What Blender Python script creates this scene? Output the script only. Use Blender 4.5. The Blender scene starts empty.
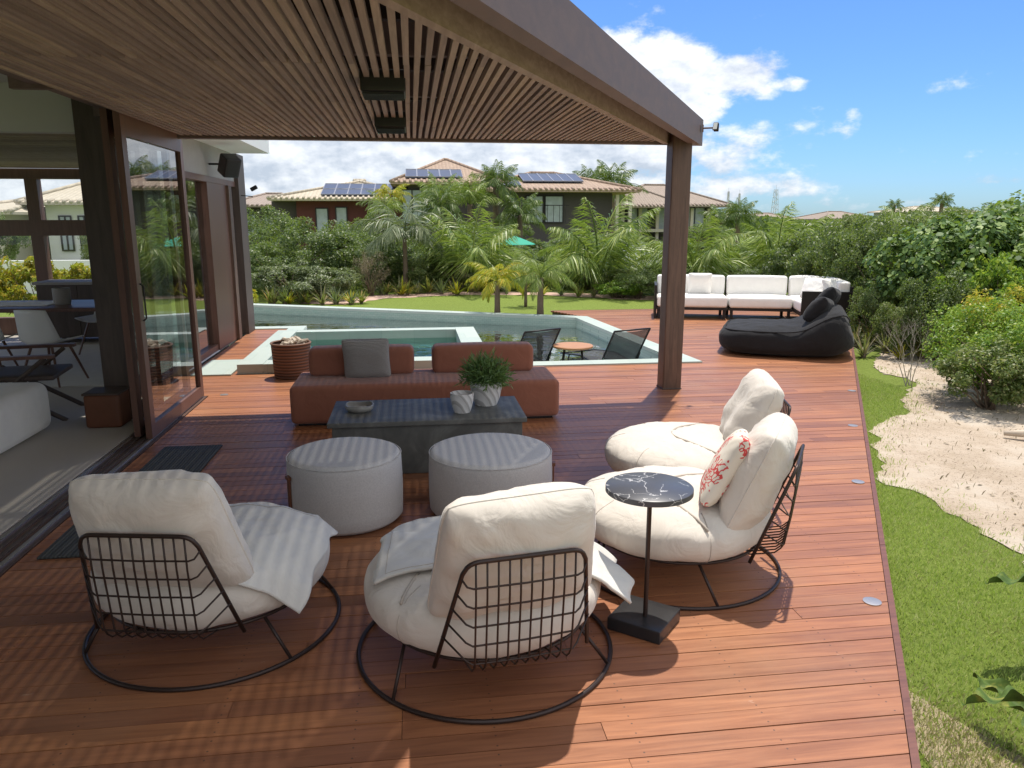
import bpy, math, random
import numpy as np
from mathutils import Vector, Matrix, noise as mnoise

random.seed(7)
rng = np.random.default_rng(11)
SC = bpy.context.scene
COL = SC.collection
R = math.radians
PI = math.pi

# ------------------------------------------------------------------ camera
PITCH, YAW, FPX, CAMZ = math.atan(164/760), R(7.4), 760.0, 1.8
cam_d = bpy.data.cameras.new('camera')
cam_d.sensor_width = 36.0
cam_d.lens = 36.0*FPX/1024
cam_d.clip_start = 0.05
cam_d.clip_end = 3000
cam = bpy.data.objects.new('camera', cam_d)
COL.objects.link(cam)
cam.location = (0, 0, CAMZ)
cam.rotation_euler = (PI/2-PITCH, 0, -YAW)
SC.camera = cam

# ------------------------------------------------------------------ light
SHX, SHY = -0.165, -0.30                       # shadow shift per metre of height
sun_vec = Vector((-SHX, -SHY, 1)).normalized()
SUN_EL = math.asin(sun_vec.z)
SUN_AZ = math.atan2(sun_vec.x, sun_vec.y)
sl = bpy.data.lights.new('sun', 'SUN')
sl.energy = 3.4
sl.angle = R(0.8)
sl.color = (1.0, 0.93, 0.82)
so = bpy.data.objects.new('sun', sl)
COL.objects.link(so)
so.rotation_euler = (-sun_vec).to_track_quat('-Z', 'Y').to_euler()
so.location = (0, 0, 20)

SC.view_settings.view_transform = 'Standard'
SC.view_settings.look = 'None'
SC.view_settings.gamma = 1.0
SC.view_settings.use_curve_mapping = False
SC.view_settings.exposure = 0.66

world = bpy.data.worlds.new('World')
SC.world = world
world.use_nodes = True


def az_el(px, py):
    return YAW+math.atan((px-512)/777.5), math.atan((220-py)/777.5)


def build_world():
    nt = world.node_tree
    N, L = nt.nodes, nt.links
    for n in list(N):
        N.remove(n)
    out = N.new('ShaderNodeOutputWorld')
    bg = N.new('ShaderNodeBackground')
    sky = N.new('ShaderNodeTexSky')
    sky.sky_type = 'NISHITA'
    sky.sun_disc = False
    sky.sun_elevation = SUN_EL
    sky.sun_rotation = SUN_AZ
    sky.air_density = 1.0
    sky.dust_density = 0.4
    sky.ozone_density = 2.0
    bg.inputs['Strength'].default_value = 0.15
    tc = N.new('ShaderNodeTexCoord')
    sep = N.new('ShaderNodeSeparateXYZ')
    L.new(tc.outputs['Generated'], sep.inputs[0])

    def M(op, a, b=None, c=None, clamp=False):
        n = N.new('ShaderNodeMath')
        n.operation = op
        n.use_clamp = clamp
        for i, v in enumerate((a, b, c)):
            if v is None:
                continue
            if isinstance(v, (int, float)):
                n.inputs[i].default_value = v
            else:
                L.new(v, n.inputs[i])
        return n.outputs[0]
    az = M('ARCTAN2', sep.outputs[0], sep.outputs[1])
    el = M('ARCSINE', sep.outputs[2])
    comb = N.new('ShaderNodeCombineXYZ')
    L.new(M('MULTIPLY', az, 9.0), comb.inputs[0])
    L.new(M('MULTIPLY', el, 15.0), comb.inputs[1])

    def noise(vec, scale, detail, rough, off=(0, 0, 0)):
        mp = N.new('ShaderNodeMapping')
        mp.inputs['Location'].default_value = off
        L.new(vec, mp.inputs['Vector'])
        n = N.new('ShaderNodeTexNoise')
        n.inputs['Scale'].default_value = scale
        n.inputs['Detail'].default_value = detail
        n.inputs['Roughness'].default_value = rough
        L.new(mp.outputs[0], n.inputs['Vector'])
        return n.outputs['Fac']
    n1 = noise(comb.outputs[0], 1.5, 9, 0.6)
    # coverage: soft ellipses at (azimuth, elevation), each cloud of the bank where it stands in the sky
    blobs = [  # px, py, half width px, half height px, amount
        (660, 78, 46, 28, 1.55), (610, 96, 70, 48, 1.4), (722, 92, 52, 20, 1.35), (775, 98, 34, 8, .95),
        (560, 110, 110, 56, 1.2), (680, 112, 60, 18, 1.15), (725, 122, 60, 8, .6),
        (430, 165, 300, 56, 1.45), (130, 175, 320, 60, 1.35), (700, 168, 40, 10, .62),
        (740, 188, 90, 20, .85), (845, 127, 16, 7, .5), (860, 146, 14, 5, .45), (800, 208, 140, 12, .55),
        (990, 188, 34, 9, .66), (715, 150, 26, 9, .6), (-300, 150, 300, 80, 1.0), (1300, 120, 160, 50, 1.0), (1700, 60, 240, 110, 1.0)]
    cov = None
    for (px, py, w, h, k) in blobs:
        a0, e0 = az_el(px, py)
        dx = M('DIVIDE', M('SUBTRACT', az, a0), w/777.5)
        dy = M('DIVIDE', M('SUBTRACT', el, e0), h/777.5)
        d2 = M('ADD', M('MULTIPLY', dx, dx), M('MULTIPLY', dy, dy))
        g = M('MULTIPLY', M('EXPONENT', M('MULTIPLY', d2, -0.75)), k)
        cov = g if cov is None else M('MAXIMUM', cov, g)
    # unseen broken cloud deck, added behind the camera and overhead as neutral fill
    for (a0, e0, w, h, k) in ((2.6, .55, 1.2, .6, 1.7), (-2.6, .55, 1.3, .6, 1.7), (3.4, .3, 1.2, .4, 1.3), (1.9, .45, .45, .35, 1.2), (-1.6, .6, .6, .4, 1.3), (3.1, 1.15, 3.0, .35, 1.3), (-3.1, 1.15, 3.0, .35, 1.3)):
        dx = M('DIVIDE', M('SUBTRACT', az, a0), w)
        dy = M('DIVIDE', M('SUBTRACT', el, e0), h)
        d2 = M('ADD', M('MULTIPLY', dx, dx), M('MULTIPLY', dy, dy))
        cov = M('MAXIMUM', cov, M('MULTIPLY', M('EXPONENT', M('MULTIPLY', d2, -0.75)), k))
    dens = M('ADD', M('MULTIPLY', M('SUBTRACT', n1, 0.5), 2.1), M('SUBTRACT', cov, 0.52))
    mask = N.new('ShaderNodeMapRange')
    mask.interpolation_type = 'SMOOTHSTEP'
    L.new(dens, mask.inputs['Value'])
    mask.inputs['From Min'].default_value = -0.05
    mask.inputs['From Max'].default_value = 0.42
    # the side towards the sun (above) is whiter, thick bases are greyer
    n2 = noise(comb.outputs[0], 1.5, 6, 0.55, (0.05, 0.16, 0))
    n3 = noise(comb.outputs[0], 0.7, 4, 0.5, (4.0, 2.0, 0))
    lit = M('ADD', M('MULTIPLY', M('SUBTRACT', n1, n2), 2.6), M('MULTIPLY', n3, 0.9))
    # the low bank over the houses is a greyer layer
    hi = N.new('ShaderNodeMapRange')
    L.new(el, hi.inputs['Value'])
    hi.inputs['From Min'].default_value = 0.02
    hi.inputs['From Max'].default_value = 0.17
    hi.inputs['To Min'].default_value = 0.0
    hi.inputs['To Max'].default_value = 0.42
    lit2 = M('ADD', lit, hi.outputs[0], None, True)
    ramp = N.new('ShaderNodeValToRGB')
    ramp.color_ramp.elements[0].position = 0.2
    ramp.color_ramp.elements[0].color = (2.5, 2.8, 3.25, 1)
    ramp.color_ramp.elements[1].position = 0.95
    ramp.color_ramp.elements[1].color = (4.75, 4.85, 5.0, 1)
    L.new(lit2, ramp.inputs[0])
    mix = N.new('ShaderNodeMixRGB')
    L.new(M('MULTIPLY', mask.outputs[0], 0.93), mix.inputs[0])
    tint = N.new('ShaderNodeMixRGB')
    tint.blend_type = 'MULTIPLY'
    tint.inputs[0].default_value = 1.0
    tint.inputs[2].default_value = (0.29, 0.44, 0.67, 1)
    L.new(sky.outputs[0], tint.inputs[1])
    L.new(tint.outputs[0], mix.inputs[1])
    L.new(ramp.outputs[0], mix.inputs[2])
    L.new(mix.outputs[0], bg.inputs['Color'])
    L.new(bg.outputs[0], out.inputs['Surface'])


build_world()


# ------------------------------------------------------------------ helpers
def tag(o, label=None, cat=None, group=None, kind=None):
    if label: o['label'] = label
    if cat: o['category'] = cat
    if group: o['group'] = group
    if kind: o['kind'] = kind
    return o


def empty(name, label, cat, loc=(0, 0, 0), rz=0.0, group=None):
    o = bpy.data.objects.new(name, None)
    o.empty_display_size = 0.1
    COL.objects.link(o)
    o.location = loc
    o.rotation_euler = (0, 0, rz)
    return tag(o, label, cat, group)


def link_mesh(name, me, m, parent=None, smooth=False):
    o = bpy.data.objects.new(name, me)
    COL.objects.link(o)
    for x in (m if isinstance(m, (list, tuple)) else [m]):
        me.materials.append(x)
    if parent is not None:
        o.parent = parent
    if smooth:
        me.polygons.foreach_set('use_smooth', [True]*len(me.polygons))
    return o


def children(o):
    return [c for c in bpy.data.objects if c.parent == o]


def copy_thing(o, loc, rz=0.0, scale=None, label=None, group=None, parent=None):
    c = o.copy()
    COL.objects.link(c)
    c.parent = parent
    if parent is None:
        c.location = loc
        c.rotation_euler = (0, 0, rz)
        if scale is not None:
            c.scale = scale if isinstance(scale, (tuple, list)) else (scale,)*3
        if label: c['label'] = label
        if group: c['group'] = group
    for ch in CH.get(o.name, children(o)):
        copy_thing(ch, None, parent=c)
    return c


CH = {}


class MB:
    """collects shapes and links them as one mesh object"""
    def __init__(self):
        self.v, self.f, self.mi = [], [], []
        self.m = 0

    def add(self, vs, fs):
        b = len(self.v)
        self.v += [tuple(p) for p in vs]
        self.f += [tuple(b+i for i in q) for q in fs]
        self.mi += [self.m]*len(fs)
        return self

    def box(self, c, s, rz=0.0, rx=0.0, ry=0.0):
        mt = Matrix.Translation(c) @ Matrix.Rotation(rz, 4, 'Z') @ Matrix.Rotation(ry, 4, 'Y') @ Matrix.Rotation(rx, 4, 'X')
        vs = [mt @ Vector((sx*s[0]/2, sy*s[1]/2, sz*s[2]/2)) for sx in (-1, 1) for sy in (-1, 1) for sz in (-1, 1)]
        return self.add(vs, [(0, 1, 3, 2), (4, 6, 7, 5), (0, 4, 5, 1), (2, 3, 7, 6), (0, 2, 6, 4), (1, 5, 7, 3)])

    def b2(self, x0, x1, y0, y1, z0, z1):
        return self.box(((x0+x1)/2, (y0+y1)/2, (z0+z1)/2), (x1-x0, y1-y0, z1-z0))

    def rbox(self, c, s, r, n=4, rz=0.0, puff=0.0):
        """rounded box (bevelled by a rounded-cube map), optional puff on its faces"""
        k = n*2+2
        mt = Matrix.Translation(c) @ Matrix.Rotation(rz, 4, 'Z')
        h = [a/2 for a in s]
        r = min(r, *h)
        pts = [-1+2*i/(k*1.0) for i in range(k+1)]

        def axisvals(hh):
            out = []
            for i in range(n+1):
                a = (1-i/n)*PI/2
                out.append(-(hh-r)-r*math.sin(a))
            mids = [(hh-r)*t for t in (-0.6, -0.2, 0.2, 0.6)]
            return out+mids+[-x for x in reversed(out)]
        ax = [axisvals(hh) for hh in h]
        ln = len(ax[0])
        vid = {}
        vs, fs = [], []

        def vert(i, j, l):
            key = (i, j, l)
            if key in vid: return vid[key]
            p = [ax[0][i], ax[1][j], ax[2][l]]
            q = [max(-(h[a]-r), min(h[a]-r, p[a])) for a in range(3)]
            d = Vector([p[a]-q[a] for a in range(3)])
            if d.length > 1e-9:
                # keep the angle on the rounded rim
                d = d.normalized()*r
            P = Vector(q)+d
            if puff:
                u, v_, w = P.x/h[0], P.y/h[1], P.z/h[2]
                P += Vector((u*puff*(1-v_*v_)*(1-w*w)*.6, v_*puff*(1-u*u)*(1-w*w)*.6, w*puff*(1-u*u)*(1-v_*v_)))
            vid[key] = len(vs)
            vs.append(mt @ P)
            return vid[key]
        for a in range(3):
            b, c2 = [(1, 2), (2, 0), (0, 1)][a]
            for side in (0, ln-1):
                for i in range(ln-1):
                    for j in range(ln-1):
                        idx = []
                        for (di, dj) in ((0, 0), (1, 0), (1, 1), (0, 1)):
                            t = [0, 0, 0]
                            t[a] = side; t[b] = i+di; t[c2] = j+dj
                            idx.append(vert(*t))
                        if side == 0: idx.reverse()
                        fs.append(tuple(idx))
        return self.add(vs, fs)

    def tube(self, pts, r, seg=8, closed=False, caps=True):
        P = [Vector(p) for p in pts]
        n = len(P)
        rr = r if isinstance(r, (list, tuple)) else [r]*n
        vs, fs = [], []
        prev = None
        for i in range(n):
            if closed:
                t = (P[(i+1) % n]-P[i-1])
            else:
                t = P[min(i+1, n-1)]-P[max(i-1, 0)]
            t = t.normalized() if t.length > 1e-9 else Vector((0, 0, 1))
            if prev is None:
                a = Vector((0, 0, 1)) if abs(t.z) < .9 else Vector((1, 0, 0))
                u = t.cross(a).normalized()
            else:
                u = prev-t*prev.dot(t)
                u = u.normalized() if u.length > 1e-6 else t.orthogonal().normalized()
            prev = u
            w = t.cross(u)
            for k in range(seg):
                an = 2*PI*k/seg
                vs.append(P[i]+(u*math.cos(an)+w*math.sin(an))*rr[i])
        m = n if closed else n-1
        for i in range(m):
            a, b = i*seg, ((i+1) % n)*seg
            for k in range(seg):
                k2 = (k+1) % seg
                fs.append((a+k, a+k2, b+k2, b+k))
        if caps and not closed:
            fs.append(tuple(range(seg-1, -1, -1)))
            fs.append(tuple((n-1)*seg+k for k in range(seg)))
        return self.add(vs, fs)

    def lathe(self, prof, seg=32, c=(0, 0, 0), fn=None):
        vs, fs = [], []
        n = len(prof)
        for k in range(seg):
            a = 2*PI*k/seg
            for (r, z) in prof:
                p = Vector((r*math.cos(a), r*math.sin(a), z))
                if fn: p = fn(p, a)
                vs.append(Vector(c)+p)
        for k in range(seg):
            k2 = (k+1) % seg
            for i in range(n-1):
                fs.append((k*n+i, k2*n+i, k2*n+i+1, k*n+i+1))
        if prof[0][0] > 1e-6:
            fs.append(tuple(k*n for k in range(seg-1, -1, -1)))
        if prof[-1][0] > 1e-6:
            fs.append(tuple(k*n+n-1 for k in range(seg)))
        return self.add(vs, fs)

    def prism(self, poly, z0, z1):
        n = len(poly)
        vs = [(x, y, z0) for x, y in poly]+[(x, y, z1) for x, y in poly]
        fs = [tuple(range(n-1, -1, -1)), tuple(range(n, 2*n))]
        fs += [(i, (i+1) % n, n+(i+1) % n, n+i) for i in range(n)]
        return self.add(vs, fs)

    def grid(self, fn, nu, nv, thick=None):
        """surface from fn(u,v) in 0..1"""
        vs = [Vector(fn(i/nu, j/nv)) for i in range(nu+1) for j in range(nv+1)]
        fs = [(i*(nv+1)+j, (i+1)*(nv+1)+j, (i+1)*(nv+1)+j+1, i*(nv+1)+j+1) for i in range(nu) for j in range(nv)]
        return self.add(vs, fs)

    def build(self, name, m, parent=None, smooth=False, angle=None):
        me = bpy.data.meshes.new(name)
        me.from_pydata(self.v, [], self.f)
        if isinstance(m, (list, tuple)):
            me.polygons.foreach_set('material_index', self.mi)
        o = link_mesh(name, me, m, parent, smooth)
        if smooth and angle:
            me.set_sharp_from_angle(angle=R(angle))
        me.update()
        return o


def np_mesh(name, V, F, m, parent=None, smooth=False, sizes=None):
    """V (n,3), F (m,k) faces of equal size k"""
    me = bpy.data.meshes.new(name)
    me.vertices.add(len(V))
    me.vertices.foreach_set('co', np.ascontiguousarray(V, dtype=np.float32).ravel())
    k = F.shape[1]
    me.loops.add(F.size)
    me.loops.foreach_set('vertex_index', np.ascontiguousarray(F, dtype=np.int32).ravel())
    me.polygons.add(len(F))
    me.polygons.foreach_set('loop_start', np.arange(0, F.size, k, dtype=np.int32))
    me.polygons.foreach_set('loop_total', np.full(len(F), k, dtype=np.int32))
    me.update(calc_edges=True)
    me.validate()
    return link_mesh(name, me, m, parent, smooth)


# ------------------------------------------------------------------ materials
class G:
    def __init__(self, name):
        self.m = bpy.data.materials.new(name)
        self.m.use_nodes = True
        self.nt = self.m.node_tree
        self.N, self.L = self.nt.nodes, self.nt.links
        self.p = self.N['Principled BSDF']
        self.out = self.N['Material Output']

    def n(self, t, **kw):
        x = self.N.new(t)
        for k, v in kw.items(): setattr(x, k, v)
        return x

    def s(self, sock, v):
        if isinstance(v, bpy.types.NodeSocket): self.L.new(v, sock)
        else: sock.default_value = v

    def math(self, op, a, b=0.0, clamp=False):
        x = self.n('ShaderNodeMath', operation=op, use_clamp=clamp)
        self.s(x.inputs[0], a); self.s(x.inputs[1], b)
        return x.outputs[0]

    def obj(self, scale=(1, 1, 1), rot=(0, 0, 0)):
        tc = self.n('ShaderNodeTexCoord')
        mp = self.n('ShaderNodeMapping')
        mp.inputs['Scale'].default_value = scale
        mp.inputs['Rotation'].default_value = rot
        self.L.new(tc.outputs['Object'], mp.inputs['Vector'])
        return mp.outputs[0]

    def noise(self, vec, scale, detail=4, rough=.5, dist=0.0):
        x = self.n('ShaderNodeTexNoise')
        self.L.new(vec, x.inputs['Vector'])
        x.inputs['Scale'].default_value = scale
        x.inputs['Detail'].default_value = detail
        x.inputs['Roughness'].default_value = rough
        x.inputs['Distortion'].default_value = dist
        return x.outputs['Fac']

    def ramp(self, fac, stops):
        x = self.n('ShaderNodeValToRGB')
        e = x.color_ramp.elements
        while len(e) < len(stops): e.new(0.5)
        for i, (p, c) in enumerate(stops):
            e[i].position = p
            e[i].color = (*c, 1)
        self.L.new(fac, x.inputs[0])
        return x.outputs[0]

    def mix(self, fac, a, b, mode='MIX'):
        x = self.n('ShaderNodeMixRGB', blend_type=mode)
        self.s(x.inputs[0], fac)
        for i, c in ((1, a), (2, b)):
            if isinstance(c, bpy.types.NodeSocket): self.L.new(c, x.inputs[i])
            else: x.inputs[i].default_value = (*c, 1)
        return x.outputs[0]

    def bump(self, h, strength=.3, dist=.01):
        x = self.n('ShaderNodeBump')
        x.inputs['Strength'].default_value = strength
        x.inputs['Distance'].default_value = dist
        self.L.new(h, x.inputs['Height'])
        self.L.new(x.outputs[0], self.p.inputs['Normal'])
        return x.outputs[0]

    def base(self, c):
        if isinstance(c, bpy.types.NodeSocket): self.L.new(c, self.p.inputs['Base Color'])
        else: self.p.inputs['Base Color'].default_value = (*c, 1)

    def set(self, **kw):
        for k, v in kw.items(): self.s(self.p.inputs[k.replace('_', ' ')], v)
        return self


def plain(name, c, rough=.5, metal=0.0, var=.12, scale=8, bump=0.0, spec=.5):
    g = G(name)
    f = g.noise(g.obj(), scale, 5, .6)
    g.base(g.mix(f, tuple(x*(1-var) for x in c), tuple(min(1, x*(1+var)) for x in c)))
    g.set(Roughness=rough, Metallic=metal, Specular_IOR_Level=spec)
    if bump: g.bump(f, bump, .01)
    return g.m


def rand_island(g):
    return g.n('ShaderNodeNewGeometry').outputs['Random Per Island']


def wood(name, dark, light, rough=.45, stretch=(1, 14, 14), scale=3, island=True, bump=.15, tone=None):
    g = G(name)
    v = g.obj(stretch)
    if island:
        ri = rand_island(g)
        add = g.n('ShaderNodeVectorMath', operation='ADD')
        cb = g.n('ShaderNodeCombineXYZ')
        for i, k in enumerate((37.0, 91.0, 13.0)):
            g.s(cb.inputs[i], g.math('MULTIPLY', ri, k))
        g.L.new(v, add.inputs[0]); g.L.new(cb.outputs[0], add.inputs[1])
        v = add.outputs[0]
    grain = g.noise(v, scale, 7, .62, .6)
    fine = g.noise(v, scale*6, 3, .6)
    c = g.ramp(grain, [(.25, dark), (.7, light)])
    if island:
        c = g.mix(.75, c, g.ramp(ri, [(0, (.58, .55, .58)), (.35, (.84, .82, .86)), (.7, (1.05, 1.02, .98)), (1, (1.28, 1.28, 1.12))]), 'MULTIPLY')
    c = g.mix(g.math('MULTIPLY', fine, .35), c, dark)
    g.base(c)
    g.set(Roughness=g.math('ADD', g.math('MULTIPLY', grain, .2), rough-.1))
    g.bump(grain, bump, .004)
    return g.m


def fabric(name, c, rough=.95, weave=420, wr=.35, sheen=.25, var=.07, heather=None):
    g = G(name)
    v = g.obj()
    w1 = g.noise(v, weave, 2, .6)
    w2 = g.noise(v, 7, 4, .55)
    col = g.mix(w2, tuple(x*(1-var) for x in c), tuple(min(1, x*(1+var)) for x in c))
    if heather: col = g.mix(g.math('MULTIPLY', w1, .8), col, heather)
    g.base(col)
    g.set(Roughness=rough, Sheen_Weight=sheen, Specular_IOR_Level=.2)
    b1 = g.n('ShaderNodeBump'); b1.inputs['Strength'].default_value = .25; b1.inputs['Distance'].default_value = .002
    g.L.new(w1, b1.inputs['Height'])
    b2 = g.n('ShaderNodeBump'); b2.inputs['Strength'].default_value = wr; b2.inputs['Distance'].default_value = .03
    g.L.new(g.noise(v, 5.5, 4, .5, 1.2), b2.inputs['Height'])
    g.L.new(b1.outputs[0], b2.inputs['Normal'])
    g.L.new(b2.outputs[0], g.p.inputs['Normal'])
    return g.m


def leaf_mat(name, a, b, c=None, trans=.35, rough=.45):
    g = G(name)
    ri = rand_island(g)
    stops = [(0, a), (.6, b)] + ([(1, c)] if c else [])
    col = g.ramp(ri, stops)
    g.base(col)
    g.set(Roughness=rough, Specular_IOR_Level=.4)
    tr = g.n('ShaderNodeBsdfTranslucent')
    g.L.new(g.mix(.5, col, (.35, .5, .04), 'MIX'), tr.inputs['Color'])
    mx = g.n('ShaderNodeMixShader')
    mx.inputs[0].default_value = trans
    g.L.new(g.p.outputs[0], mx.inputs[1]); g.L.new(tr.outputs[0], mx.inputs[2])
    g.L.new(mx.outputs[0], g.out.inputs['Surface'])
    return g.m


def glass(name, tint, refl=.06, tr=1.0, ior=1.5):
    """thin pane: clear body with fresnel reflection"""
    g = G(name)
    g.N.remove(g.p)
    t = g.n('ShaderNodeBsdfTransparent'); t.inputs[0].default_value = (*tint, 1)
    gl = g.n('ShaderNodeBsdfGlossy'); gl.inputs['Roughness'].default_value = 0.0
    fr = g.n('ShaderNodeFresnel'); fr.inputs[0].default_value = ior
    mx = g.n('ShaderNodeMixShader')
    g.L.new(g.math('ADD', fr.outputs[0], refl, True), mx.inputs[0])
    g.L.new(t.outputs[0], mx.inputs[1]); g.L.new(gl.outputs[0], mx.inputs[2])
    g.L.new(mx.outputs[0], g.out.inputs['Surface'])
    return g.m


M = {}
M['deck'] = wood('deck_wood', (.21, .080, .038), (.43, .180, .080), rough=.44, stretch=(1, 16, 16), scale=2.2)
def deck_wear(m):
    nt = m.node_tree; N, L = nt.nodes, nt.links
    p = N['Principled BSDF']
    src = p.inputs['Base Color'].links[0].from_socket
    tc = N.new('ShaderNodeTexCoord'); v = tc.outputs['Object']

    def nz(scale, detail, sc=(1, 1, 1)):
        mp = N.new('ShaderNodeMapping'); mp.inputs['Scale'].default_value = sc; L.new(v, mp.inputs[0])
        x = N.new('ShaderNodeTexNoise'); x.inputs['Scale'].default_value = scale; x.inputs['Detail'].default_value = detail; x.inputs['Roughness'].default_value = .65
        L.new(mp.outputs[0], x.inputs['Vector']); return x.outputs['Fac']

    def mth(op, a, b, clamp=False):
        x = N.new('ShaderNodeMath'); x.operation = op; x.use_clamp = clamp
        for i, q in enumerate((a, b)):
            if isinstance(q, (int, float)): x.inputs[i].default_value = q
            else: L.new(q, x.inputs[i])
        return x.outputs[0]

    def mx(f, a, col):
        x = N.new('ShaderNodeMixRGB'); L.new(f, x.inputs[0]); L.new(a, x.inputs[1]); x.inputs[2].default_value = (*col, 1); return x.outputs[0]
    # weathered patches, scuffs, screw heads every half metre along each board
    w = mth('MULTIPLY', mth('SUBTRACT', nz(.9, 6), .48, True), 1.6, True)
    c = mx(w, src, (.35, .20, .115))
    sc = mth('MULTIPLY', mth('GREATER_THAN', nz(7, 5, (1, 5, 1)), .71), .30)
    c = mx(sc, c, (.62, .50, .42))
    sep = N.new('ShaderNodeSeparateXYZ'); L.new(v, sep.inputs[0])
    fx = mth('SUBTRACT', mth('FRACT', mth('MULTIPLY', sep.outputs[0], 2.0), 0), .5)
    fy = mth('FRACT', mth('MULTIPLY', sep.outputs[1], 10.0), 0)
    fy = mth('SUBTRACT', mth('ABSOLUTE', mth('SUBTRACT', fy, .5), 0), .27)
    dx = mth('MULTIPLY', fx, .5); dy = mth('MULTIPLY', fy, .1)
    d = mth('SQRT', mth('ADD', mth('MULTIPLY', dx, dx), mth('MULTIPLY', dy, dy)), 0)
    c = mx(mth('MULTIPLY', mth('LESS_THAN', d, .0038), .8), c, (.06, .035, .025))
    L.new(c, p.inputs['Base Color'])


deck_wear(M['deck'])
M['deckedge'] = wood('deck_edge_wood', (.10, .035, .025), (.20, .075, .05), rough=.5, island=False)
M['slat'] = wood('slat_wood', (.24, .180, .142), (.46, .365, .30), rough=.7, stretch=(14, 1, 14), scale=2)
M['beam'] = wood('beam_wood', (.13, .092, .086), (.20, .142, .132), rough=.62, stretch=(10, 2, 10), scale=1.3, island=False, bump=.06)
M['column'] = wood('column_wood', (.070, .042, .030), (.19, .115, .082), rough=.55, stretch=(14, 14, 1), scale=2.4, island=False)
M['frame'] = wood('door_frame_wood', (.11, .055, .04), (.20, .105, .075), rough=.4, stretch=(12, 12, 1), scale=2, island=False, bump=.05)
M['darkwood'] = wood('dark_wood', (.055, .040, .034), (.12, .088, .072), rough=.55, stretch=(8, 8, 1), scale=2, island=False, bump=.05)
M['greybeam'] = plain('grey_render', (.36, .33, .31), .7)
M['white'] = plain('white_paint', (.80, .80, .78), .6, var=.03, scale=3)
M['wall'] = plain('interior_wall', (.62, .61, .60), .8, var=.04, scale=2)
M['ifloor'] = plain('interior_floor', (.52, .48, .43), .65, var=.06, scale=1.2)
M['black'] = plain('black_metal', (.022, .020, .020), .45, 0.3, var=.2)
M['bronze'] = plain('dark_bronze_metal', (.045, .030, .026), .4, 0.5, var=.2)
M['rail'] = plain('brushed_rail', (.50, .47, .44), .35, .8, var=.1)
M['railwood'] = plain('brown_rail', (.13, .08, .06), .4, .2, var=.15)
M['glass'] = glass('door_glass', (.80, .86, .83), .22, ior=1.45)
M['cream'] = fabric('cream_fabric', (.64, .59, .53), wr=.55)
M['throw'] = fabric('throw_fabric', (.60, .585, .55), wr=.4, weave=260)
M['seam'] = fabric('seam_fabric', (.44, .39, .34), wr=.1)
M['whitef'] = fabric('white_fabric', (.88, .86, .82), wr=.25)
M['terra'] = fabric('terracotta_fabric', (.31, .125, .080), wr=.35, var=.1)
M['greyf'] = fabric('grey_boucle', (.62, .60, .58), wr=.12, weave=130, heather=(.30, .30, .31))
M['blackf'] = fabric('black_fabric', (.018, .018, .020), wr=.5, sheen=.1, var=.2)
M['leather'] = plain('brown_leather', (.16, .06, .03), .5, var=.2)


def mk_pillow_grey():
    g = G('grey_pillow_weave')
    v = g.obj((1, 1, 1))
    w = g.n('ShaderNodeTexWave'); w.bands_direction = 'Z'; w.inputs['Scale'].default_value = 28; w.inputs['Distortion'].default_value = 3
    w.inputs['Detail'].default_value = 3
    g.L.new(v, w.inputs['Vector'])
    f = g.noise(v, 160, 3, .7)
    c = g.mix(w.outputs['Fac'], (.27, .26, .25), (.50, .485, .46))
    g.base(g.mix(g.math('MULTIPLY', f, .5), c, (.12, .12, .12)))
    g.set(Roughness=.95, Sheen_Weight=.2)
    g.bump(w.outputs['Fac'], .4, .006)
    return g.m


def mk_pillow_red():
    g = G('coral_print_fabric')
    v = g.obj((1, 1, 1))
    # branching coral print
    d = g.n('ShaderNodeTexNoise'); d.inputs['Scale'].default_value = 9; d.inputs['Detail'].default_value = 3
    g.L.new(v, d.inputs['Vector'])
    mx = g.mix(.16, v, d.outputs['Color'], 'ADD')
    vor = g.n('ShaderNodeTexVoronoi', feature='DISTANCE_TO_EDGE'); vor.inputs['Scale'].default_value = 26
    g.L.new(mx, vor.inputs['Vector'])
    line = g.math('LESS_THAN', vor.outputs['Distance'], .11)
    area = g.math('GREATER_THAN', g.noise(v, 7.5, 2, .5), .48)
    g.base(g.mix(g.math('MULTIPLY', line, area), (.72, .66, .57), (.60, .07, .07)))
    g.set(Roughness=.95)
    g.bump(g.noise(v, 300, 2), .2, .002)
    return g.m


M['pillow'] = mk_pillow_grey()
M['coral'] = mk_pillow_red()


def mk_marble():
    g = G('black_marble')
    v = g.obj()
    n = g.n('ShaderNodeTexNoise'); n.inputs['Scale'].default_value = 4; n.inputs['Detail'].default_value = 6
    g.L.new(v, n.inputs['Vector'])
    mx = g.mix(.35, v, n.outputs['Color'], 'ADD')
    vor = g.n('ShaderNodeTexVoronoi', feature='DISTANCE_TO_EDGE'); vor.inputs['Scale'].default_value = 8
    g.L.new(mx, vor.inputs['Vector'])
    vein = g.math('MULTIPLY', g.math('LESS_THAN', vor.outputs['Distance'], .012), g.math('GREATER_THAN', g.noise(v, 6, 2), .47))
    g.base(g.mix(vein, (.065, .068, .08), (.45, .45, .46)))
    g.set(Roughness=.38)
    return g.m


def mk_stone_table():
    g = G('dark_stone')
    v = g.obj()
    a = g.noise(v, 3.2, 8, .62, 1.5)
    b = g.noise(v, 22, 4, .6)
    c = g.ramp(a, [(.3, (.10, .10, .092)), (.5, (.14, .14, .128)), (.62, (.19, .19, .175)), (.75, (.12, .12, .11))])
    g.base(g.mix(g.math('MULTIPLY', b, .3), c, (.05, .06, .06)))
    g.set(Roughness=.6, Specular_IOR_Level=.3)
    g.bump(b, .1, .004)
    return g.m


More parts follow.
